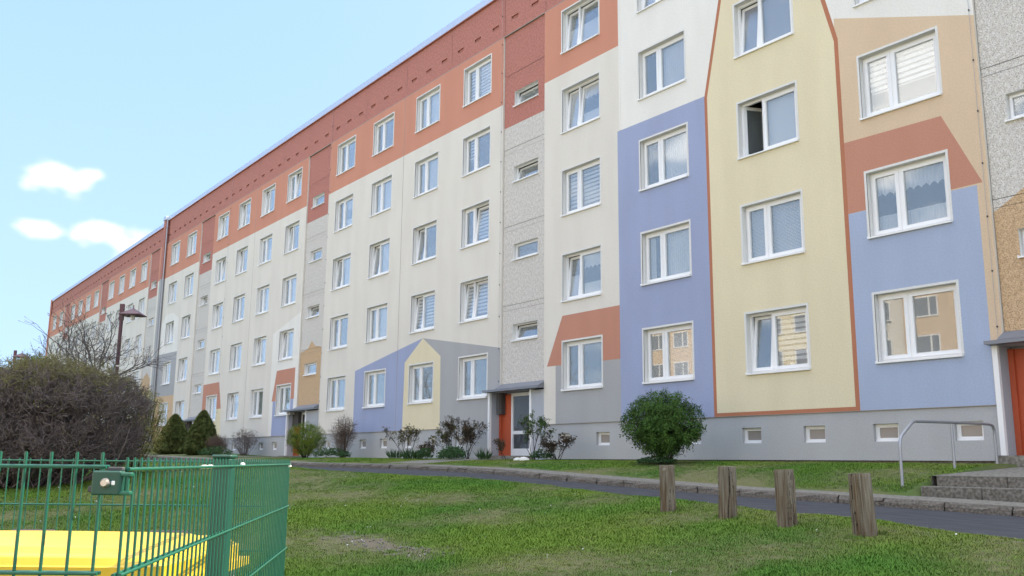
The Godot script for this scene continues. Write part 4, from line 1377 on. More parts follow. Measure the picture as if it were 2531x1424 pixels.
func make_bollards() -> void:
	var look := [["leftmost of four weathered timber posts, knot near its flat top", -8.50, 8.75, 0.575, 0.098, 1], ["second timber post from the left, split by one long dark crack", -7.42, 8.62, 0.59, 0.102, 2], ["third timber post from the left, dark rotten wedge at its foot", -6.45, 8.45, 0.60, 0.104, 3], ["rightmost and broadest timber post, rough grooved bark-less sides", -5.42, 8.30, 0.60, 0.112, 4]]
	for q in look:
		var x: float = q[1]
		var y: float = q[2]
		var r := RandomNumberGenerator.new()
		r.seed = 300 + q[5]
		var o := thing("timber_post", q[0], "bollard", "timber posts along the lawn edge", P(x, y, ground_z(x, y)), r.randf() * 0.01)
		o.rotation.z = [0.02, -0.018, 0.03, 0.05][q[5] - 1]
		var f := FastNoiseLite.new()
		f.seed = q[5] * 13; f.frequency = 1.0; f.fractal_octaves = 3
		# cracks: angle, width, depth, from, to
		var cracks := []
		for k in 7: cracks.append([r.randf() * TAU, r.randf_range(0.025, 0.05), r.randf_range(0.006, 0.016), r.randf_range(-0.2, 0.3), r.randf_range(0.5, 1.1)])
		var to_eye := atan2(-y, -x)    # the side that the camera sees
		if q[5] == 2: cracks.append([to_eye + 0.15, 0.055, 0.035, -0.1, 1.1])
		if q[5] == 3: cracks.append([to_eye + 0.85, 0.10, 0.045, -0.1, 0.36])
		if q[5] == 4: cracks.append([to_eye - 0.75, 0.06, 0.03, 0.2, 1.1])
		var n := 72
		var rows := 26
		var h: float = q[3]
		var b := MB.new()
		b.tinted = true
		var ringp := []
		for j in rows + 1:
			var t := float(j) / rows
			var line := []
			for i in n:
				var a := TAU * i / n
				var rad: float = q[4] * (1.03 - 0.05 * t) + f.get_noise_3d(cos(a) * 2.2, t * 0.9, sin(a) * 2.2) * 0.012 + f.get_noise_3d(cos(a) * 9, t * 1.2, sin(a) * 9) * 0.0045
				if j == rows: rad -= 0.004
				for c in cracks:
					if t < c[3] or t > c[4]: continue
					var d := absf(wrapf(a - c[0] - 0.12 * sin(t * 5.0 + c[0] * 3.0), -PI, PI))
					rad -= c[2] * smoothstep(c[1], 0.0, d) * smoothstep(c[3], c[3] + 0.12, t)
				line.append(Vector3(cos(a) * rad, -0.12 + (h + 0.12) * t + (f.get_noise_2d(cos(a) * 3, sin(a) * 3) * 0.008 if j == rows else 0.0), -sin(a) * rad))
			ringp.append(line)
		for j in rows:
			for i in n:
				var k := (i + 1) % n
				var a := TAU * (i + 0.5) / n
				var t := float(j) / rows
				var grain := 0.5 + 0.8 * f.get_noise_3d(cos(a) * 14, t * 0.7, sin(a) * 14)
				var stain := clampf(0.5 + 1.1 * f.get_noise_3d(cos(a) * 2.5 + 7, t * 1.4, sin(a) * 2.5) + (0.35 - t) * 0.6, 0, 1)
				var q2 := Color(0.30, 0.265, 0.21).lerp(Color(0.17, 0.12, 0.075), stain) * lerpf(0.6, 1.15, clampf(grain, 0, 1))
				for c in cracks:
					if t < c[3] or t > c[4]: continue
					var d := absf(wrapf(a - c[0] - 0.12 * sin(t * 5.0 + c[0] * 3.0), -PI, PI))
					if d < c[1] * 0.55: q2 = q2 * 0.45
				b.col = q2
				b.quad(ringp[j][i], ringp[j][k], ringp[j + 1][k], ringp[j + 1][i])
		obj("trunk", b.mesh(), mats.old_wood, o)
		var top := MB.new()
		top.tinted = true
		top.col = Color(0.30, 0.27, 0.22)
		for i in n:
			var k := (i + 1) % n
			top.tri(Vector3(0, h + 0.002, 0), ringp[rows][i], ringp[rows][k])
		obj("sawn_top", top.mesh(), mats.old_wood, o)
		if q[5] == 1:
			var kn := MB.new()
			kn.tinted = true
			kn.col = Color(0.36, 0.32, 0.26)
			kn.tube([Vector3(cos(to_eye - 0.35) * 0.075, h - 0.05, -sin(to_eye - 0.35) * 0.075), Vector3(cos(to_eye - 0.35) * 0.107, h - 0.05, -sin(to_eye - 0.35) * 0.107)], [0.026, 0.02], 12)
			obj("knot", kn.mesh(), mats.old_wood, o)


func make_lamps() -> void:
	for q in [[-26.46, 6.18, 4.17, "plum red street lamp with pyramid shade standing behind the bare hedge", 0.0], [-46.6, 6.5, 4.75, "distant plum street lamp, only its shade showing above the hedge", 0.1]]:
		var gz := ground_z(q[0], q[1])
		var top: float = q[2]
		var o := thing("street_lamp", q[3], "street lamp", "plum street lamps", P(q[0], q[1], 0), 0.93)
		o.position.y = EYE
		var b := MB.new()
		b.tube([Vector3(0, gz - 0.2, 0), Vector3(0, 1.6, 0)], [0.055, 0.055], 10)
		b.tube([Vector3(0, 1.6, 0), Vector3(0, top - 0.42, 0)], [0.05, 0.05], 10)
		b.span(Vector3(-0.05, top - 0.45, -0.05), Vector3(0.05, top, 0.05))
		obj("pole", b.mesh(), mats.plum, o)
		b = MB.new()
		var e := top - 0.30
		var cx := 0.31
		var hw := 0.28
		var apex := Vector3(cx, e + 0.19, 0)
		var c := [Vector3(cx - hw, e, hw), Vector3(cx + hw, e, hw), Vector3(cx + hw, e, -hw), Vector3(cx - hw, e, -hw)]
		for i in 4:
			b.tri(c[i], c[(i + 1) % 4], apex)
			b.quad(c[i] - Vector3(0, 0.02, 0), c[(i + 1) % 4] - Vector3(0, 0.02, 0), c[(i + 1) % 4], c[i])
		b.quad(c[3] - Vector3(0, 0.02, 0), c[2] - Vector3(0, 0.02, 0), c[1] - Vector3(0, 0.02, 0), c[0] - Vector3(0, 0.02, 0))
		obj("lamp_shade", b.mesh(), mats.plum, o)
		b = MB.new()
		b.tube([apex - Vector3(0, 0.03, 0), apex + Vector3(0, 0.09, 0)], [0.018, 0.012], 8)
		obj("finial", b.mesh(), mats.plum, o)
		b = MB.new()
		b.tube([Vector3(cx, e - 0.14, 0), Vector3(cx, e - 0.02, 0)], [0.05, 0.06], 10)
		obj("bulb_holder", b.mesh(), mats.reveal, o)
		b = MB.new()
		b.tube([Vector3(0, 2.45, 0), Vector3(0, 2.49, 0)], [0.054, 0.054], 10)
		obj("band", b.mesh(), mats.pvc, o)


# the bin enclosure is laid out from its near corner: across it and away from the eye
const ACROSS := Vector2(0.594, 0.805)
const AWAY := Vector2(-0.806, 0.592)

func L(l: float, t: float, z: float) -> Vector3:
	var q := ACROSS * l + AWAY * (t / 0.983)
	return P(q.x, q.y, z)


func make_bin() -> void:
	var o := thing("wheeled_bin", "large bin with a yellow lid and pale body behind the green mesh fence", "bin")
	# lid: a slab with a rolled edge, slightly domed
	var n := 44
	var m := 64
	var l0 := -2.44
	var l1 := -1.075
	var t0 := 2.9
	var t1 := 3.82
	var b := MB.new()
	var g := []
	var nn := []
	for i in n + 1:
		var row := []
		for j in m + 1:
			var u := -1.0 + 2.0 * i / n
			var v := -1.0 + 2.0 * j / m
			u = signf(u) * (1.0 - pow(1.0 - absf(u), 1.7))
			v = signf(v) * (1.0 - pow(1.0 - absf(v), 1.7))
			var edge := maxf(absf(u), absf(v))
			var e4 := pow(pow(absf(u), 12.0) + pow(absf(v), 12.0), 1.0 / 12.0)
			var k := edge / maxf(e4, 1e-6)
			var z := -0.303 + 0.012 * (1.0 - u * u) * (1.0 - v * v)
			z += 0.016 * smoothstep(0.84, 0.74, absf(v)) * smoothstep(0.80, 0.66, absf(u)) - 0.010 * smoothstep(0.05, 0.02, absf(v + 0.1)) * smoothstep(0.6, 0.5, absf(u))
			z -= 0.028 * smoothstep(0.93, 1.0, edge)
			row.append(L(lerpf(l0, l1, 0.5 + 0.5 * v * k), lerpf(t0, t1, 0.5 + 0.5 * u * k), z))
		g.append(row)
	for i in n:
		for j in m:
			b.quad(g[i][j], g[i][j + 1], g[i + 1][j + 1], g[i + 1][j])
	var drop := Vector3(0, -0.055, 0)
	for j in m:
		b.quad(g[0][j] + drop, g[0][j + 1] + drop, g[0][j + 1], g[0][j])
		b.quad(g[n][j + 1] + drop, g[n][j] + drop, g[n][j], g[n][j + 1])
	for i in n:
		b.quad(g[i][m] + drop, g[i + 1][m] + drop, g[i + 1][m], g[i][m])
		b.quad(g[i + 1][0] + drop, g[i][0] + drop, g[i][0], g[i + 1][0])
	obj("lid", b.mesh(), mats.bin_yellow, o)
	b = MB.new()
	b.quad(L(l0 - 0.02, t0 - 0.02, -0.415), L(l1 + 0.02, t0 - 0.02, -0.415), L(l1 + 0.02, t0 - 0.02, -0.385), L(l0 - 0.02, t0 - 0.02, -0.385))
	b.quad(L(l1 + 0.02, t0 - 0.02, -0.415), L(l1 + 0.02, t1, -0.415), L(l1 + 0.02, t1, -0.385), L(l1 + 0.02, t0 - 0.02, -0.385))
	b.quad(L(l0 - 0.02, t0 - 0.02, -0.385), L(l1 + 0.02, t0 - 0.02, -0.385), L(l1 + 0.02, t1, -0.385), L(l0 - 0.02, t1, -0.385))
	b.quad(L(l0 - 0.02, t0 - 0.02, -0.415), L(l0 - 0.02, t1, -0.415), L(l1 + 0.02, t1, -0.415), L(l1 + 0.02, t0 - 0.02, -0.415))
	obj("lid_rim", b.mesh(), mats.bin_yellow, o)
	# body, tapering downwards, ribs on the near end
	b = MB.new()
	var top := [L(l0 + 0.03, t0 + 0.03, -0.415), L(l1 - 0.03, t0 + 0.03, -0.415), L(l1 - 0.03, t1 - 0.03, -0.415), L(l0 + 0.03, t1 - 0.03, -0.415)]
	var low := [L(l0 + 0.16, t0 + 0.16, -1.55), L(l1 - 0.16, t0 + 0.16, -1.55), L(l1 - 0.16, t1 - 0.12, -1.55), L(l0 + 0.16, t1 - 0.12, -1.55)]
	for i in 4:
		var k := (i + 1) % 4
		b.quad(low[i], low[k], top[k], top[i])
	b.quad(low[3], low[2], low[1], low[0])
	obj("body", b.mesh(), mats.bin_body, o)
	b = MB.new()
	b.quad(L(l0 + 0.0, t0 + 0.0, -0.50), L(l1, t0 + 0.0, -0.50), L(l1, t0 + 0.0, -0.425), L(l0, t0 + 0.0, -0.425))
	b.quad(L(l0, t0 + 0.02, -0.60), L(l1, t0 + 0.02, -0.60), L(l1, t0 + 0.0, -0.50), L(l0, t0 + 0.0, -0.50))
	obj("front_band", b.mesh(), mats.bin_dark, o)
	for k in 16:
		b = MB.new()
		var t := lerpf(t0 + 0.06, t1 - 0.06, k / 15.0)
		b.span(Vector3(-0.006, -0.07, -0.01), Vector3(0.006, 0.07, 0.01))
		obj("rib", b.mesh(), mats.bin_body, o, Transform3D(Basis(Vector3.UP, 0.9), L(l1 - 0.025, t, -0.49)))
	for q in [[-2.03, -1.83], [-1.47, -1.28]]:
		b = MB.new()
		b.tube([L(q[0], t1 - 0.03, -0.318), L(q[0] + 0.02, t1 - 0.03, -0.308), L(q[1] - 0.02, t1 - 0.03, -0.308), L(q[1], t1 - 0.03, -0.318)], [0.012, 0.024, 0.024, 0.012], 10)
		obj("lid_grip", b.mesh(), mats.bin_grip, o)
	for q in [[l0 + 0.25, t0 + 0.25], [l1 - 0.25, t0 + 0.25], [l1 - 0.25, t1 - 0.2], [l0 + 0.25, t1 - 0.2]]:
		b = MB.new()
		b.tube([L(q[0] - 0.025, q[1], -1.63), L(q[0] + 0.025, q[1], -1.63)], [0.1, 0.1], 14)
		obj("wheel", b.mesh(), mats.bin_dark, o)


func wire_panel(o: Node3D, from: Vector2, to: Vector2, pitch: float, top: float, first: float, m: Material, radius := 0.003) -> void:
	var run := (to - from).length()
	var n := int(run / pitch)
	var wire := cached("wire_%d" % int(radius * 1e5), func():
		var b := MB.new()
		b.tube([Vector3(0, -1.72, 0), Vector3(0, -0.003, 0), Vector3(0, 0, 0)], [radius, radius, radius * 0.7], 8)
		return b.mesh())
	for i in n + 1:
		var q := from.lerp(to, float(i) / n)
		obj("vertical_wire", wire, m, o, Transform3D(Basis(), L(q.x, q.y, top)))
	var d := (L(to.x, to.y, 0) - L(from.x, from.y, 0)).normalized()
	var side := Vector3(-d.z, 0, d.x) * (radius + 0.0036)
	var z := first
	while z > -1.72:
		for s in [-1.0, 1.0]:
			var b := MB.new()
			b.tube([L(from.x, from.y, z) + side * s - d * 0.012, L(to.x, to.y, z) + side * s + d * 0.012], [0.0036, 0.0036], 8)
			obj("horizontal_wire", b.mesh(), m, o)
		z -= 0.2


func make_fence() -> void:
	var a := Vector2(-0.755, 1.82)
	var e := a + Vector2(-0.122, 0.9925) * 2.77
	var o := thing("mesh_fence", "green wire mesh gate leaf with a lock box at its right edge", "fence", "green wire mesh fence round the bin")
	wire_panel(o, Vector2(-0.796, 1.8), Vector2(-1.996, 1.8), 0.05, 0.0122, -0.016, mats.fence_green, 0.0032)
	o = thing("mesh_fence", "green wire mesh fence side running away from the lock to the far corner", "fence", "green wire mesh fence round the bin")
	wire_panel(o, a, e, 0.05, 0.0025, -0.021, mats.fence_green)
	# pale wrapped spots on the wires
	for q in [[0.72, -0.021], [0.80, -0.021], [1.35, -0.016], [2.77, -0.03]]:
		var p: Vector2 = a + Vector2(-0.122, 0.9925) * float(q[0])
		var b := MB.new()
		b.tube([L(p.x + 0.004, p.y - 0.022, q[1]), L(p.x + 0.001, p.y + 0.022, q[1])], [0.0055, 0.0055], 8)
		obj("wire_clip", b.mesh(), mats.white_clip, o)
	o = thing("mesh_fence", "green wire mesh fence along the far side behind the bin", "fence", "green wire mesh fence round the bin")
	wire_panel(o, e + Vector2(-0.05, -0.25), Vector2(-2.95, e.y - 0.25), 0.05, 0.0, -0.012, mats.fence_green, 0.0028)
	for q in [[a + Vector2(-0.122, 0.9925) * 1.16 + Vector2(-0.024, 0.0), "dark green square fence post with a flat cap behind the side mesh"]]:
		o = thing("fence_post", q[1], "fence post", "", L(q[0].x, q[0].y, 0.0), 0.93)
		var b := MB.new()
		b.soft_box(Vector3(0, -0.86, 0), Vector3(0.06, 1.73, 0.06), 0.006)
		obj("post", b.mesh(), mats.fence_dark, o)
		b = MB.new()
		b.soft_box(Vector3(0, 0.009, 0), Vector3(0.066, 0.012, 0.066), 0.004)
		obj("cap", b.mesh(), mats.fence_dark, o)
	# lock box on the gate leaf
	var turn := Basis(Vector3.UP, atan2(ACROSS.y, ACROSS.x))
	o = thing("gate_lock", "small dark green lock box with a round silver knob on the mesh gate", "lock", "", L(-0.764, 1.775, -0.046))
	o.basis = turn
	var b := MB.new()
	b.soft_box(Vector3(-0.006, 0, 0), Vector3(0.056, 0.046, 0.022), 0.003)
	obj("case", b.mesh(), mats.fence_dark, o)
	b = MB.new()
	b.tube([Vector3(-0.006, 0.0, 0.008), Vector3(-0.006, 0.0, 0.017), Vector3(-0.006, 0.0, 0.021)], [0.0098, 0.0092, 0.006], 20)
	obj("knob", b.mesh(), mats.chrome, o)
	b = MB.new()
	b.soft_box(Vector3(0.008, 0.0, 0.010), Vector3(0.007, 0.008, 0.004), 0.001)
	obj("latch", b.mesh(), mats.white_clip, o)
	for y in [0.016, -0.019]:
		b = MB.new()
		b.soft_box(Vector3(0.031, y, 0.004), Vector3(0.022, 0.008, 0.014), 0.002)
		obj("hinge_loop", b.mesh(), mats.fence_green, o)
	b = MB.new()
	b.tube([Vector3(0.033, -0.018, 0.004), Vector3(0.033, 0.016, 0.004)], [0.0035, 0.0035], 8)
	obj("bolt", b.mesh(), mats.fence_green, o)
	b = MB.new()
	b.soft_box(Vector3(-0.038, -0.012, -0.004), Vector3(0.012, 0.012, 0.012), 0.002)
	b.soft_box(Vector3(0.005, 0.026, -0.006), Vector3(0.03, 0.008, 0.012), 0.002)
	obj("bracket", b.mesh(), mats.gasket, o)


# a spray of leaves; each instance of it is a small cluster at the end of a twig
func spray(leaves: int, length: float, width: float, spread: float, seed_: int) -> ArrayMesh:
	return cached("spray_%d_%d_%d_%d" % [leaves, int(length * 1e4), int(spread * 1e3), seed_], func():
		var r := RandomNumberGenerator.new()
		r.seed = seed_
		var b := MB.new()
		for i in leaves:
			var a := r.randf() * TAU
			var up := r.randf_range(-0.35, 0.9)
			var d := Vector3(cos(a), up, sin(a)).normalized()
			var at := Vector3(r.randfn(0, 0.4), r.randfn(0, 0.4), r.randfn(0, 0.4)) * spread
			var side := d.cross(Vector3(r.randf() - 0.5, 1, r.randf() - 0.5)).normalized()
			b.leaf(at, d, side, length * r.randf_range(0.7, 1.2), width * r.randf_range(0.8, 1.2))
		return b.mesh())


func twig(count: int, length: float, radius: float, seed_: int) -> ArrayMesh:
	return cached("twig_%d_%d_%d" % [count, int(length * 1e3), seed_], func():
		var r := RandomNumberGenerator.new()
		r.seed = seed_
		var b := MB.new()
		for i in count:
			var a := r.randf() * TAU
			var d := Vector3(cos(a) * 0.8, r.randf_range(0.1, 1.0), sin(a) * 0.8).normalized()
			var p := Vector3(r.randfn(0, 1), r.randfn(0, 1), r.randfn(0, 1)) * 0.05
			var bend := Vector3(r.randf() - 0.5, r.randf() * 0.5, r.randf() - 0.5) * 0.7
			var l := length * r.randf_range(0.5, 1.1)
			var mid := p + d * l * 0.5
			var tip := mid + (d + bend).normalized() * l * 0.5
			b.tube([p, mid, tip], [radius, radius * 0.8, radius * 0.5], 3, false)
			b.tube([mid, mid + (d - bend * 1.5).normalized() * l * 0.35], [radius * 0.7, radius * 0.4], 3, false)
		return b.mesh())


func aim(at: Vector3, dir: Vector3, roll: float, s: float) -> Transform3D:
	var y := dir.normalized()
	var x := y.cross(Vector3(0.31, 0.2, 0.93)).normalized()
	var b := Basis(x, y, x.cross(y)).orthonormalized() * Basis(Vector3.UP, roll)
	return Transform3D(b.scaled_local(Vector3.ONE * s), at)


# stems that fan out from the foot to the rim of a rounded crown
func fan(r: RandomNumberGenerator, n: int, w: float, h: float, radius: float, foot: float) -> Array:
	var out := []
	for i in n:
		var a := r.randf() * TAU
		var q := sqrt(r.randf())
		var d := Vector3(cos(a) * q, 0, sin(a) * q)
		var end := Vector3(d.x * w * 0.47, h * (0.58 + 0.40 * sqrt(maxf(0.0, 1.0 - q * q))) * r.randf_range(0.85, 1.0), d.z * w * 0.47)
		var start := d * foot
		var mid := start.lerp(end, 0.5) + Vector3(d.x, 0, d.z) * w * 0.06 + Vector3(r.randfn(0, 1), 0, r.randfn(0, 1)) * w * 0.02
		out.append([[start, start.lerp(mid, 0.5) + Vector3(0, 0.02, 0), mid, end], radius * r.randf_range(0.6, 1.2)])
	return out


func leafy_shrub(called: String, label: String, at: Vector3, w: float, h: float, leaf_mat: String, sprays: int, spray_mesh: ArrayMesh, seed_: int, low := 0.22, core := 0.45, cat := "shrub", group := "", globe := false) -> Node3D:
	var o := thing(called, label, cat, group, at)
	var r := RandomNumberGenerator.new()
	r.seed = seed_
	var b := MB.new()
	var stems := fan(r, 34, w, h, 0.012, 0.12)
	for s in stems: b.tube(s[0], [s[1], s[1] * 0.8, s[1] * 0.6, s[1] * 0.35], 5, false)
	obj("stems", b.mesh(), mats.cane, o)
	var f := FastNoiseLite.new()
	f.seed = seed_; f.frequency = 1.6; f.fractal_octaves = 3
	var places := []
	var colours := PackedColorArray()
	var tries := 0
	while places.size() < sprays and tries < sprays * 20:
		tries += 1
		var d := Vector3(r.randfn(0, 1), r.randfn(0, 1), r.randfn(0, 1)).normalized()
		var q := pow(r.randf(), core)
		var p := Vector3(d.x * w * 0.5, 0, d.z * w * 0.5) * q
		var mid := h * (0.5 + low * 0.5)
		p.y = mid + d.y * (h - mid) * q
		if p.y < h * low * 0.4: continue
		# the crown narrows towards the foot
		var lim := w * 0.5 * smoothstep(-0.5 if globe else -0.15, 0.2 if globe else low + 0.42, p.y / h)
		if Vector2(p.x, p.z).length() > lim: continue
		if f.get_noise_3dv(p * 2.0) < -0.09: continue
		p += d * f.get_noise_3dv(p * 2.0 + Vector3(9, 9, 9)) * 0.12
		places.append(aim(p, d + Vector3(0, 0.5, 0) + Vector3(r.randfn(0, 0.4), r.randfn(0, 0.4), r.randfn(0, 0.4)), r.randf() * TAU, r.randf_range(0.7, 1.3)))
		var v := r.randf_range(0.7, 1.35) * (1.0 + 0.35 * f.get_noise_3dv(p * 1.5))
		colours.append(Color(v * r.randf_range(0.9, 1.15), v, v * r.randf_range(0.8, 1.1)))
	stuff("foliage", spray_mesh, mats[leaf_mat], places, o, colours)
	return o


func bare_shrub(called: String, label: String, at: Vector3, w: float, h: float, twig_mat: String, count: int, twig_len: float, seed_: int, leaf_share := 0.0, leaf_mat := "leaf_olive", stems_n := 40, group := "") -> Node3D:
	var o := thing(called, label, "shrub", group, at)
	var r := RandomNumberGenerator.new()
	r.seed = seed_
	var b := MB.new()
	for s in fan(r, stems_n, w, h, 0.011, w * 0.12): b.tube(s[0], [s[1], s[1] * 0.8, s[1] * 0.6, s[1] * 0.3], 5, false)
	obj("stems", b.mesh(), mats[twig_mat], o)
	var places := []
	var leaves := []
	for i in count:
		var d := Vector3(r.randfn(0, 1), r.randfn(0, 1), r.randfn(0, 1)).normalized()
		var q := pow(r.randf(), 0.5)
		var p := Vector3(d.x * w * 0.48 * q, h * (0.55 + 0.42 * d.y * q), d.z * w * 0.48 * q)
		var lim := w * 0.5 * smoothstep(-0.1, 0.6, p.y / h)
		if Vector2(p.x, p.z).length() > lim: continue
		places.append(aim(p, Vector3(p.x / w, 0.55, p.z / w) + Vector3(r.randfn(0, 0.2), 0, r.randfn(0, 0.2)), r.randf() * TAU, r.randf_range(0.7, 1.2)))
		if r.randf() < leaf_share: leaves.append(places[-1])
	stuff("twigs", twig(4, twig_len, 0.0035, seed_), mats[twig_mat], places, o)
	if leaves.size(): stuff("foliage", spray(5, 0.035, 0.018, twig_len * 0.5, seed_), mats[leaf_mat], leaves, o)
	return o


# a rose: a few bent canes that fork, leaves bunched near their ends
func rose(label: String, at: Vector3, w: float, h: float, leaf_mat: String, seed_: int, canes := 6, per := 7, called := "rose_bush") -> void:
	var o := thing(called, label, "rose bush", "rose bushes against the plinth", at)
	var r := RandomNumberGenerator.new()
	r.seed = seed_
	var b := MB.new()
	var places := []
	var colours := PackedColorArray()
	var todo := []
	for i in canes:
		var a := TAU * (i + r.randf() * 0.7) / canes
		todo.append([Vector3(r.randfn(0, 0.04), -0.03, r.randfn(0, 0.04)), Vector3(cos(a) * w / h * 0.75, 1.0, sin(a) * w / h * 0.75).normalized(), h * r.randf_range(0.32, 0.46), 0.012, 0])
	while todo.size():
		var s: Array = todo.pop_back()
		var p: Vector3 = s[0]
		var d: Vector3 = s[1]
		var l: float = s[2]
		var k := (d + Vector3(r.randfn(0, 0.16), r.randf() * 0.12, r.randfn(0, 0.16))).normalized()
		var mid := p + k * l * 0.5
		var e := mid + (k + Vector3(r.randfn(0, 0.22), 0.08, r.randfn(0, 0.22))).normalized() * l * 0.5
		b.tube([p, mid, e], [s[3], s[3] * 0.85, s[3] * 0.7], 5, false)
		if s[4] >= 1:
			for n in per:
				var q := mid.lerp(e, r.randf() * 1.15)
				places.append(aim(q + Vector3(r.randfn(0, 0.05), r.randfn(0, 0.04), r.randfn(0, 0.05)), d, r.randf() * TAU, r.randf_range(0.7, 1.25)))
				var v := r.randf_range(0.6, 1.4)
				colours.append(Color(v * r.randf_range(0.9, 1.5), v, v))
		if s[4] < 2:
			for n in (2 if r.randf() < 0.6 else 3):
				todo.append([e, (k + Vector3(r.randfn(0, 0.42), r.randf_range(-0.1, 0.35), r.randfn(0, 0.42))).normalized(), l * r.randf_range(0.55, 0.8), s[3] * 0.65, s[4] + 1])
	obj("canes", b.mesh(), mats.cane, o)
	stuff("foliage", spray(7, 0.05, 0.03, 0.06, 71), mats[leaf_mat], places, o, colours)


func clump(label: String, at: Vector3, w: float, h: float, seed_: int, blades: bool, n := 130, called := "border_plant") -> void:
	var o := thing(called, label, "plant", "green border plants at the foot of the wall", at)
	var r := RandomNumberGenerator.new()
	r.seed = seed_
	var b := MB.new()
	b.tinted = true
	for i in n:
		var a := r.randf() * TAU
		var q := sqrt(r.randf())
		var p := Vector3(cos(a) * w * 0.42 * q, 0, sin(a) * w * 0.3 * q)
		var v := r.randf_range(0.6, 1.4)
		b.col = Color(v, v, v * 0.9)
		if blades:
			var d := Vector3(cos(a) * q * 0.6 + r.randfn(0, 0.25), 1, sin(a) * q * 0.6 + r.randfn(0, 0.25)).normalized()
			var side := d.cross(Vector3(r.randfn(0, 1), 0.1, r.randfn(0, 1))).normalized()
			b.leaf(p, d, side, h * r.randf_range(0.6, 1.1), 0.035)
		else:
			var hh := h * (1.0 - 0.55 * q * q) * r.randf_range(0.25, 1.0)
			for k in 3:
				var c := r.randf() * TAU
				var d := Vector3(cos(c), r.randf_range(-0.2, 0.9), sin(c)).normalized()
				b.leaf(p + Vector3(r.randfn(0, 0.03), hh, r.randfn(0, 0.03)), d, d.cross(Vector3(r.randf(), 1, r.randf())).normalized(), 0.085, 0.05)
	obj("leaves", b.mesh(), mats.leaf_cover, o)
	var s := MB.new()
	for i in 14:
		var a := r.randf() * TAU
		var q := sqrt(r.randf())
		var p := Vector3(cos(a) * w * 0.36 * q, -0.02, sin(a) * w * 0.26 * q)
		s.tube([p, p + Vector3(r.randfn(0, 0.03), h * 0.6, r.randfn(0, 0.03))], [0.004, 0.002], 4, false)
	obj("stalks", s.mesh(), mats.leaf_cover, o)


func conifer(label: String, at: Vector3, w: float, h: float, seed_: int) -> void:
	var o := thing("dwarf_spruce", label, "conifer", "two cone-shaped dwarf spruces by the entrance path", at)
	var r := RandomNumberGenerator.new()
	r.seed = seed_
	var f := FastNoiseLite.new()
	f.seed = seed_; f.frequency = 2.0; f.fractal_octaves = 3
	var b := MB.new()
	b.tube([Vector3(0, -0.1, 0), Vector3(0, h * 0.9, 0)], [0.07, 0.01], 7)
	obj("trunk", b.mesh(), mats.bark, o)
	var tuft := cached("tuft", func():
		var q := RandomNumberGenerator.new()
		q.seed = 5
		var m := MB.new()
		for i in 14:
			var a := q.randf() * TAU
			var d := Vector3(cos(a) * 0.7, q.randf_range(0.3, 1.0), sin(a) * 0.7).normalized()
			m.leaf(Vector3.ZERO, d, d.cross(Vector3(q.randfn(0, 1), 0.4, q.randfn(0, 1))).normalized(), q.randf_range(0.07, 0.14), 0.02)
		return m.mesh())
	var places := []
	var colours := PackedColorArray()
	for i in 5200:
		var t := pow(r.randf(), 1.45)
		var a := r.randf() * TAU
		var rad := w * 0.5 * pow(1.0 - t, 0.66) * smoothstep(-0.12, 0.10, t) * (1.0 + 0.42 * f.get_noise_3d(cos(a) * 1.2, t * 3.0, sin(a) * 1.2)) * pow(r.randf(), 0.16)
		var p := Vector3(cos(a) * rad, 0.05 + t * h * 0.96, sin(a) * rad)
		places.append(aim(p, Vector3(cos(a), 0.75, sin(a)), r.randf() * TAU, r.randf_range(0.8, 1.4)))
		var v := r.randf_range(0.6, 1.3) * (1.0 + 0.7 * f.get_noise_3dv(p * 2.2))
		colours.append(Color(v * 1.05, v, v * 0.85))
	stuff("foliage", tuft, mats.leaf_spruce, places, o, colours)


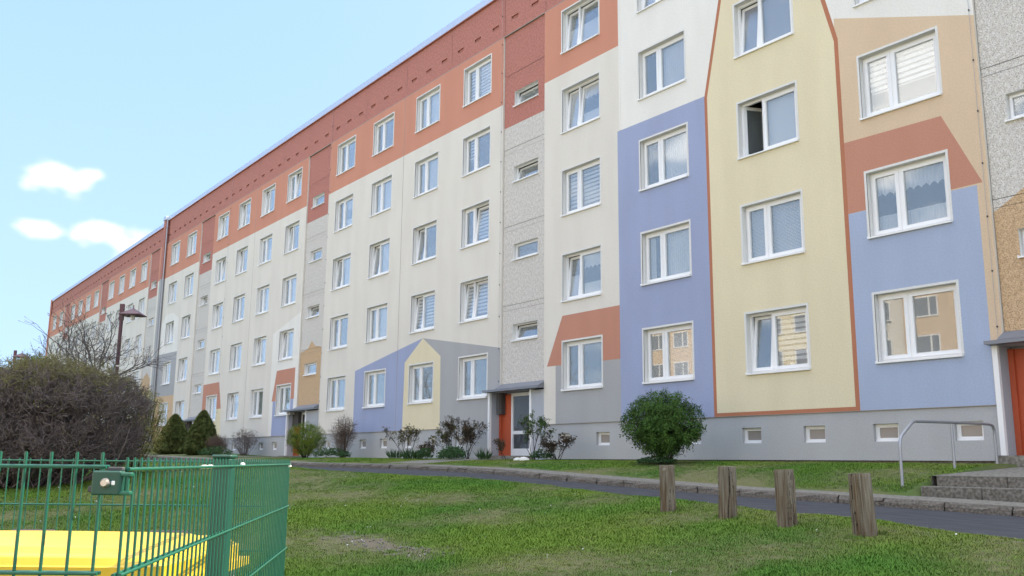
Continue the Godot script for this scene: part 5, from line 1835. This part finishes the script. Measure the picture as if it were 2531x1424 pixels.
func make_planting() -> void:
	var leafy := spray(8, 0.06, 0.03, 0.09, 61)
	leafy_shrub("round_shrub", "large dark green rounded shrub under the blue field, behind the leftmost timber post", P(-15.96, 16.3, ground_z(-15.96, 16.3)), 2.0, 1.75, "leaf_dark", 3600, leafy, 601, 0.06, 0.42)
	leafy_shrub("round_shrub", "clipped yellow-green round shrub in front of an orange entrance door", P(-36.84, 16.4, ground_z(-36.84, 16.4)), 1.65, 1.48, "leaf_yellow_green", 2600, spray(7, 0.04, 0.022, 0.08, 62), 602, 0.05, 0.3, "shrub", "", true)
	bare_shrub("bare_shrub", "upright bare brown shrub between yellow-green shrub and blue field", P(-35.01, 17.2, ground_z(-35.0, 17.2)), 1.05, 1.75, "twig_brown", 420, 0.22, 603, 0.0, "leaf_olive", 46)
	bare_shrub("bare_shrub", "low reddish-brown bare shrub in front of the second spruce", P(-46.3, 15.9, ground_z(-46.3, 15.9)), 1.2, 1.05, "twig_brown", 520, 0.2, 604, 0.15, "leaf_red", 40)
	bare_shrub("bare_shrub", "pale grey bare shrub against the plinth right of the spruces", P(-46.6, 17.4, ground_z(-46.6, 17.4)), 1.5, 1.35, "twig_grey", 420, 0.2, 605, 0.05, "leaf_olive", 40)
	conifer("broad dark green dwarf spruce beside the orange painted corner", P(-51.32, 15.2, ground_z(-51.3, 15.2) - 0.05), 1.95, 2.1, 606)
	conifer("dark green dwarf spruce, the one nearer the terracotta house shape", P(-47.9, 15.6, ground_z(-47.9, 15.6) - 0.05), 1.85, 2.25, 607)
	rose("thin leggy rose bush in front of the small yellow house shape", P(-29.2, 16.8, ground_z(-29.2, 16.8)), 0.95, 1.5, "leaf_rose", 611, 6, 5)
	rose("tall rose bush with dark leaves under the window left of the door", P(-26.75, 17.2, ground_z(-26.7, 17.2)), 1.15, 1.5, "leaf_rose", 612, 7, 8)
	rose("tall dense rose bush right beside the grey entrance wall", P(-25.75, 17.2, ground_z(-25.7, 17.2)), 1.0, 1.5, "leaf_red", 613, 7, 9)
	rose("open green rose bush at the right side of the glass door", P(-22.3, 17.3, ground_z(-22.3, 17.3)), 0.95, 1.5, "leaf_dark", 614, 7, 6)
	rose("low dark rose bush below the grey field, right of the doorway", P(-21.2, 17.3, ground_z(-21.2, 17.3)), 0.85, 0.95, "leaf_red", 615, 6, 7)
	rose("slender rose stem in front of the white door", P(-22.95, 16.7, ground_z(-22.95, 16.7)), 0.4, 0.8, "leaf_red", 616, 2, 6)
	rose("small rose between strappy leaves and the basement window", P(-27.9, 16.9, ground_z(-27.9, 16.9)), 0.5, 0.62, "leaf_red", 617, 3, 7)
	clump("strappy green clump beside the leggy rose", P(-28.3, 16.6, ground_z(-28.3, 16.6)), 0.85, 0.42, 621, true)
	clump("low rounded green plant left of the tall roses", P(-27.2, 16.4, ground_z(-27.2, 16.4)), 0.8, 0.42, 622, false)
	clump("broad leafy plant spilling over the path edge below the tall roses", P(-24.9, 16.0, ground_z(-24.9, 16.0)), 1.25, 0.42, 623, false, 190)
	clump("short strappy tuft in front of the grey entrance wall", P(-24.0, 16.6, ground_z(-24.0, 16.6)), 0.45, 0.4, 624, true, 60)
	clump("green tuft left of the leggy rose bush", P(-30.3, 17.0, ground_z(-30.3, 17.0)), 0.6, 0.4, 625, true, 70)
	clump("leafy plant at the foot of the open green rose", P(-21.8, 17.2, ground_z(-21.8, 17.2)), 1.0, 0.35, 626, false, 110)
	clump("green ground cover under the upright bare shrub", P(-35.0, 16.7, ground_z(-35, 16.7)), 2.3, 0.42, 627, false, 330)
	clump("dark green ground cover in front of the spruces", P(-44.6, 15.2, ground_z(-44.6, 15.2)), 2.6, 0.5, 628, false, 330)
	clump("green leaves between the tall roses and the door", P(-25.9, 16.7, ground_z(-25.9, 16.7)), 1.3, 0.5, 629, false, 170)
	clump("low leaves round the foot of the dark green rounded shrub", P(-16.0, 16.1, ground_z(-16.0, 16.1)), 1.4, 0.2, 630, false, 120)
	var r := RandomNumberGenerator.new()
	r.seed = 640
	for q in [[-22.15, 16.55, 0.12, "pale stone left of its twin by the doorway"], [-21.9, 16.6, 0.16, "larger pale stone by the doorway roses"]]:
		var b := MB.new()
		var rows := []
		for j in 7:
			var row := []
			for i in 12:
				var a := TAU * i / 12
				var e := -PI / 2 + PI * j / 6
				var k: float = q[2] * r.randf_range(0.85, 1.1)
				row.append(Vector3(cos(a) * cos(e) * k, sin(e) * k * 0.55, -sin(a) * cos(e) * k))
			rows.append(row)
		for j in 6:
			for i in 12:
				b.quad(rows[j][i], rows[j][(i + 1) % 12], rows[j + 1][(i + 1) % 12], rows[j + 1][i])
		var st := obj("garden_stone", b.mesh(), mats.white_render, self, Transform3D(Basis(), P(q[0], q[1], ground_z(q[0], q[1]) + 0.03)))
		tag(st, q[3], "stone", "pale stones by the door")


# a forking tree without leaves, buds at the ends of its twigs
func bare_tree(called: String, label: String, at: Vector3, h: float, seed_: int, depth: int, lean := Vector3.ZERO, trunks := 1, spread := 0.55, group := "", radius := 0.075, set_at := -1.0) -> Node3D:
	var o := thing(called, label, "tree", group, at)
	var r := RandomNumberGenerator.new()
	r.seed = seed_
	var trunk := MB.new()
	var b := MB.new()
	var buds := []
	var todo := []
	for i in trunks:
		var a := TAU * i / trunks + (r.randf() if set_at < 0 else set_at)
		var d := (Vector3(cos(a), 0, sin(a)) * (0.26 if trunks > 1 else 0.05) + Vector3.UP + lean).normalized()
		todo.append([Vector3(cos(a), 0, sin(a)) * 0.05 * (trunks - 1), d, h * 0.30, radius, 0])
	while todo.size():
		var s: Array = todo.pop_back()
		var d: Vector3 = s[1]
		var l: float = s[2]
		var p := [s[0]]
		var rr := [s[3]]
		var n := 3
		for k in n:
			d = (d + Vector3(r.randfn(0, 0.13), r.randfn(0.03, 0.08), r.randfn(0, 0.13))).normalized()
			p.append(p[-1] + d * l / n)
			rr.append(float(s[3]) * lerpf(1.0, 0.80, float(k + 1) / n))
			if s[4] >= 2 and r.randf() < 0.45 and s[4] < depth:
				todo.append([p[-1], (d + Vector3(r.randfn(0, 0.7), r.randfn(0.1, 0.4), r.randfn(0, 0.7))).normalized(), l * r.randf_range(0.4, 0.65), rr[-1] * 0.55, s[4] + 1])
		(trunk if s[4] < 2 else b).tube(p, rr, 7 if s[4] < 2 else 4, false)
		if s[4] < depth:
			for k in (2 if r.randf() < 0.65 else 3):
				todo.append([p[-1], (d + Vector3(r.randfn(0, spread), r.randfn(0.0, 0.25), r.randfn(0, spread))).normalized(), l * r.randf_range(0.62, 0.85), rr[-1] * 0.78, s[4] + 1])
		else:
			buds.append(aim(p[-1], d, 0.0, r.randf_range(0.7, 1.3)))
	obj("trunk", trunk.mesh(), mats.bark, o)
	obj("branches", b.mesh(), mats.bark, o)
	var bud := cached("bud", func():
		var m := MB.new()
		m.tube([Vector3.ZERO, Vector3(0, 0.015, 0), Vector3(0, 0.045, 0)], [0.003, 0.007, 0.002], 5, false)
		return m.mesh())
	stuff("buds", bud, mats.twig_brown, buds, o)
	return o


func make_trees() -> void:
	# the big bare hedge behind the bin enclosure
	var hx := -20.86
	var hy := 2.85
	var o := thing("hedge_bush", "large rounded hedge of bare twigs with olive young leaves behind the bin enclosure", "hedge", "", P(hx, hy, ground_z(hx, hy)))
	var r := RandomNumberGenerator.new()
	r.seed = 700
	var f := FastNoiseLite.new()
	f.seed = 70; f.frequency = 0.9; f.fractal_octaves = 3
	var b := MB.new()
	var along := Vector3(ACROSS.x, 0, -ACROSS.y)
	var deep := Vector3(AWAY.x, 0, -AWAY.y)
	var H := 2.45
	var W := 2.55
	for i in 760:
		var a := r.randf() * TAU
		var q := sqrt(r.randf())
		var l := cos(a) * q
		var t := sin(a) * q
		var start := along * (l * W * 0.75 - 0.3) + deep * t * 1.0
		var end := along * (l * W + r.randfn(0, 0.25)) + deep * (t * 1.75 + r.randfn(0, 0.2)) + Vector3(0, H * (0.55 + 0.42 * sqrt(maxf(0, 1 - q * q))) * r.randf_range(0.5, 1.0), 0)
		var mid := start.lerp(end, 0.5) + Vector3(r.randfn(0, 0.22), r.randfn(0, 0.12), r.randfn(0, 0.22))
		var rad := r.randf_range(0.007, 0.02)
		b.tube([start, start.lerp(mid, 0.55) + Vector3(r.randfn(0, 0.06), 0, r.randfn(0, 0.06)), mid, mid.lerp(end, 0.5) + Vector3(r.randfn(0, 0.06), r.randfn(0, 0.05), r.randfn(0, 0.06)), end], [rad, rad * 0.85, rad * 0.75, rad * 0.6, rad * 0.35], 5, false)
	obj("stems", b.mesh(), mats.twig_grey, o)
	var grey := []
	var olive := []
	var leaves := []
	var colours := PackedColorArray()
	for i in 8200:
		var d := Vector3(r.randfn(0, 1), r.randfn(0, 1), r.randfn(0, 1)).normalized()
		d = Vector3(signf(d.x) * pow(absf(d.x), 0.72), signf(d.y) * pow(absf(d.y), 0.72), signf(d.z) * pow(absf(d.z), 0.72))
		d = d / maxf(pow(pow(absf(d.x), 3.2) + pow(absf(d.y), 3.2) + pow(absf(d.z), 3.2), 1.0 / 3.2), 0.01)
		var q := pow(r.randf(), 0.4)
		var bump := 1.0 + 0.10 * f.get_noise_3dv(d * 1.6)
		var up := 0.52 + 0.48 * d.y * q
		var p := along * d.x * W * q * bump + deep * d.z * 1.9 * q * bump
		p.y = H * clampf(up, 0.02, 1.2) * bump
		if p.y < 0.9 and r.randf() < 0.25: continue
		var tr := aim(p, Vector3(p.x * 0.12, 0.6, p.z * 0.12) + Vector3(r.randfn(0, 0.35), r.randfn(0, 0.2), r.randfn(0, 0.35)), r.randf() * TAU, r.randf_range(0.7, 1.25))
		var outer := q * maxf(d.y, 0.0)
		if outer > 0.35 + r.randf() * 0.5: olive.append(tr)
		else: grey.append(tr)
		if outer > 0.25 + r.randf() * 0.55 or r.randf() < 0.16:
			leaves.append(tr)
			var v := r.randf_range(0.6, 1.3)
			colours.append(Color(v, v * r.randf_range(0.85, 1.1), v))
	stuff("twigs", twig(5, 0.32, 0.0065, 31), mats.twig_grey, grey, o)
	stuff("young_twigs", twig(5, 0.26, 0.0055, 32), mats.twig_olive, olive, o)
	stuff("young_leaves", spray(9, 0.04, 0.017, 0.14, 33), mats.leaf_olive, leaves, o, colours)
	leafy_shrub("round_shrub", "olive green clipped shrub at the right-hand end of the bare hedge", P(-21.5, 5.5, ground_z(-21.5, 5.5)), 1.4, 1.95, "leaf_olive", 2600, spray(7, 0.035, 0.018, 0.1, 64), 651, 0.05, 0.35, "shrub", "", true)
	bare_tree("bare_tree", "bare budding tree rising behind the hedge before the far wall", P(-26.25, 4.7, ground_z(-26.25, 4.7)), 4.1, 806, 6, Vector3(0.0, 0, 0.0), 2, 0.37, "", 0.06, 5.35)
	bare_tree("bare_tree", "thin bare tree at the far left edge beyond the hedge", P(-35.2, 4.0, ground_z(-35.2, 4.0)), 3.0, 803, 5, Vector3.ZERO, 2, 0.5, "", 0.045)
	bare_tree("bare_tree", "low bare bushy tree below the distant lamp shade", P(-34.0, 5.4, ground_z(-34.0, 5.4)), 3.3, 804, 5, Vector3.ZERO, 3, 0.6, "", 0.05)
	leafy_shrub("leafing_tree", "pale yellow-green leafing tree far off beyond the distant lamp", P(-66.6, 10.45, ground_z(-66, 10.4)), 2.8, 6.3, "leaf_yellow_green", 2600, spray(8, 0.12, 0.07, 0.3, 66), 655, 0.4, 0.4, "tree")
	# trees across the way, which the lower far windows mirror
	for q in [[-58.0, -13.0, 11.0, 811, "bare street tree across the way, the second from the added paving"], [-70.0, -10.0, 12.0, 812, "tallest bare street tree across the way, out on the far grass"], [-82.0, -14.0, 11.0, 813, "farthest bare street tree across the way"], [-48.0, -16.0, 10.0, 814, "smallest bare street tree, standing on the added paving"]]:
		bare_tree("street_tree", q[4], P(q[0], q[1], ground_z(q[0], q[1])), q[2], q[3], 6, Vector3.ZERO, 1, 0.6, "bare trees mirrored in the windows", 0.16)
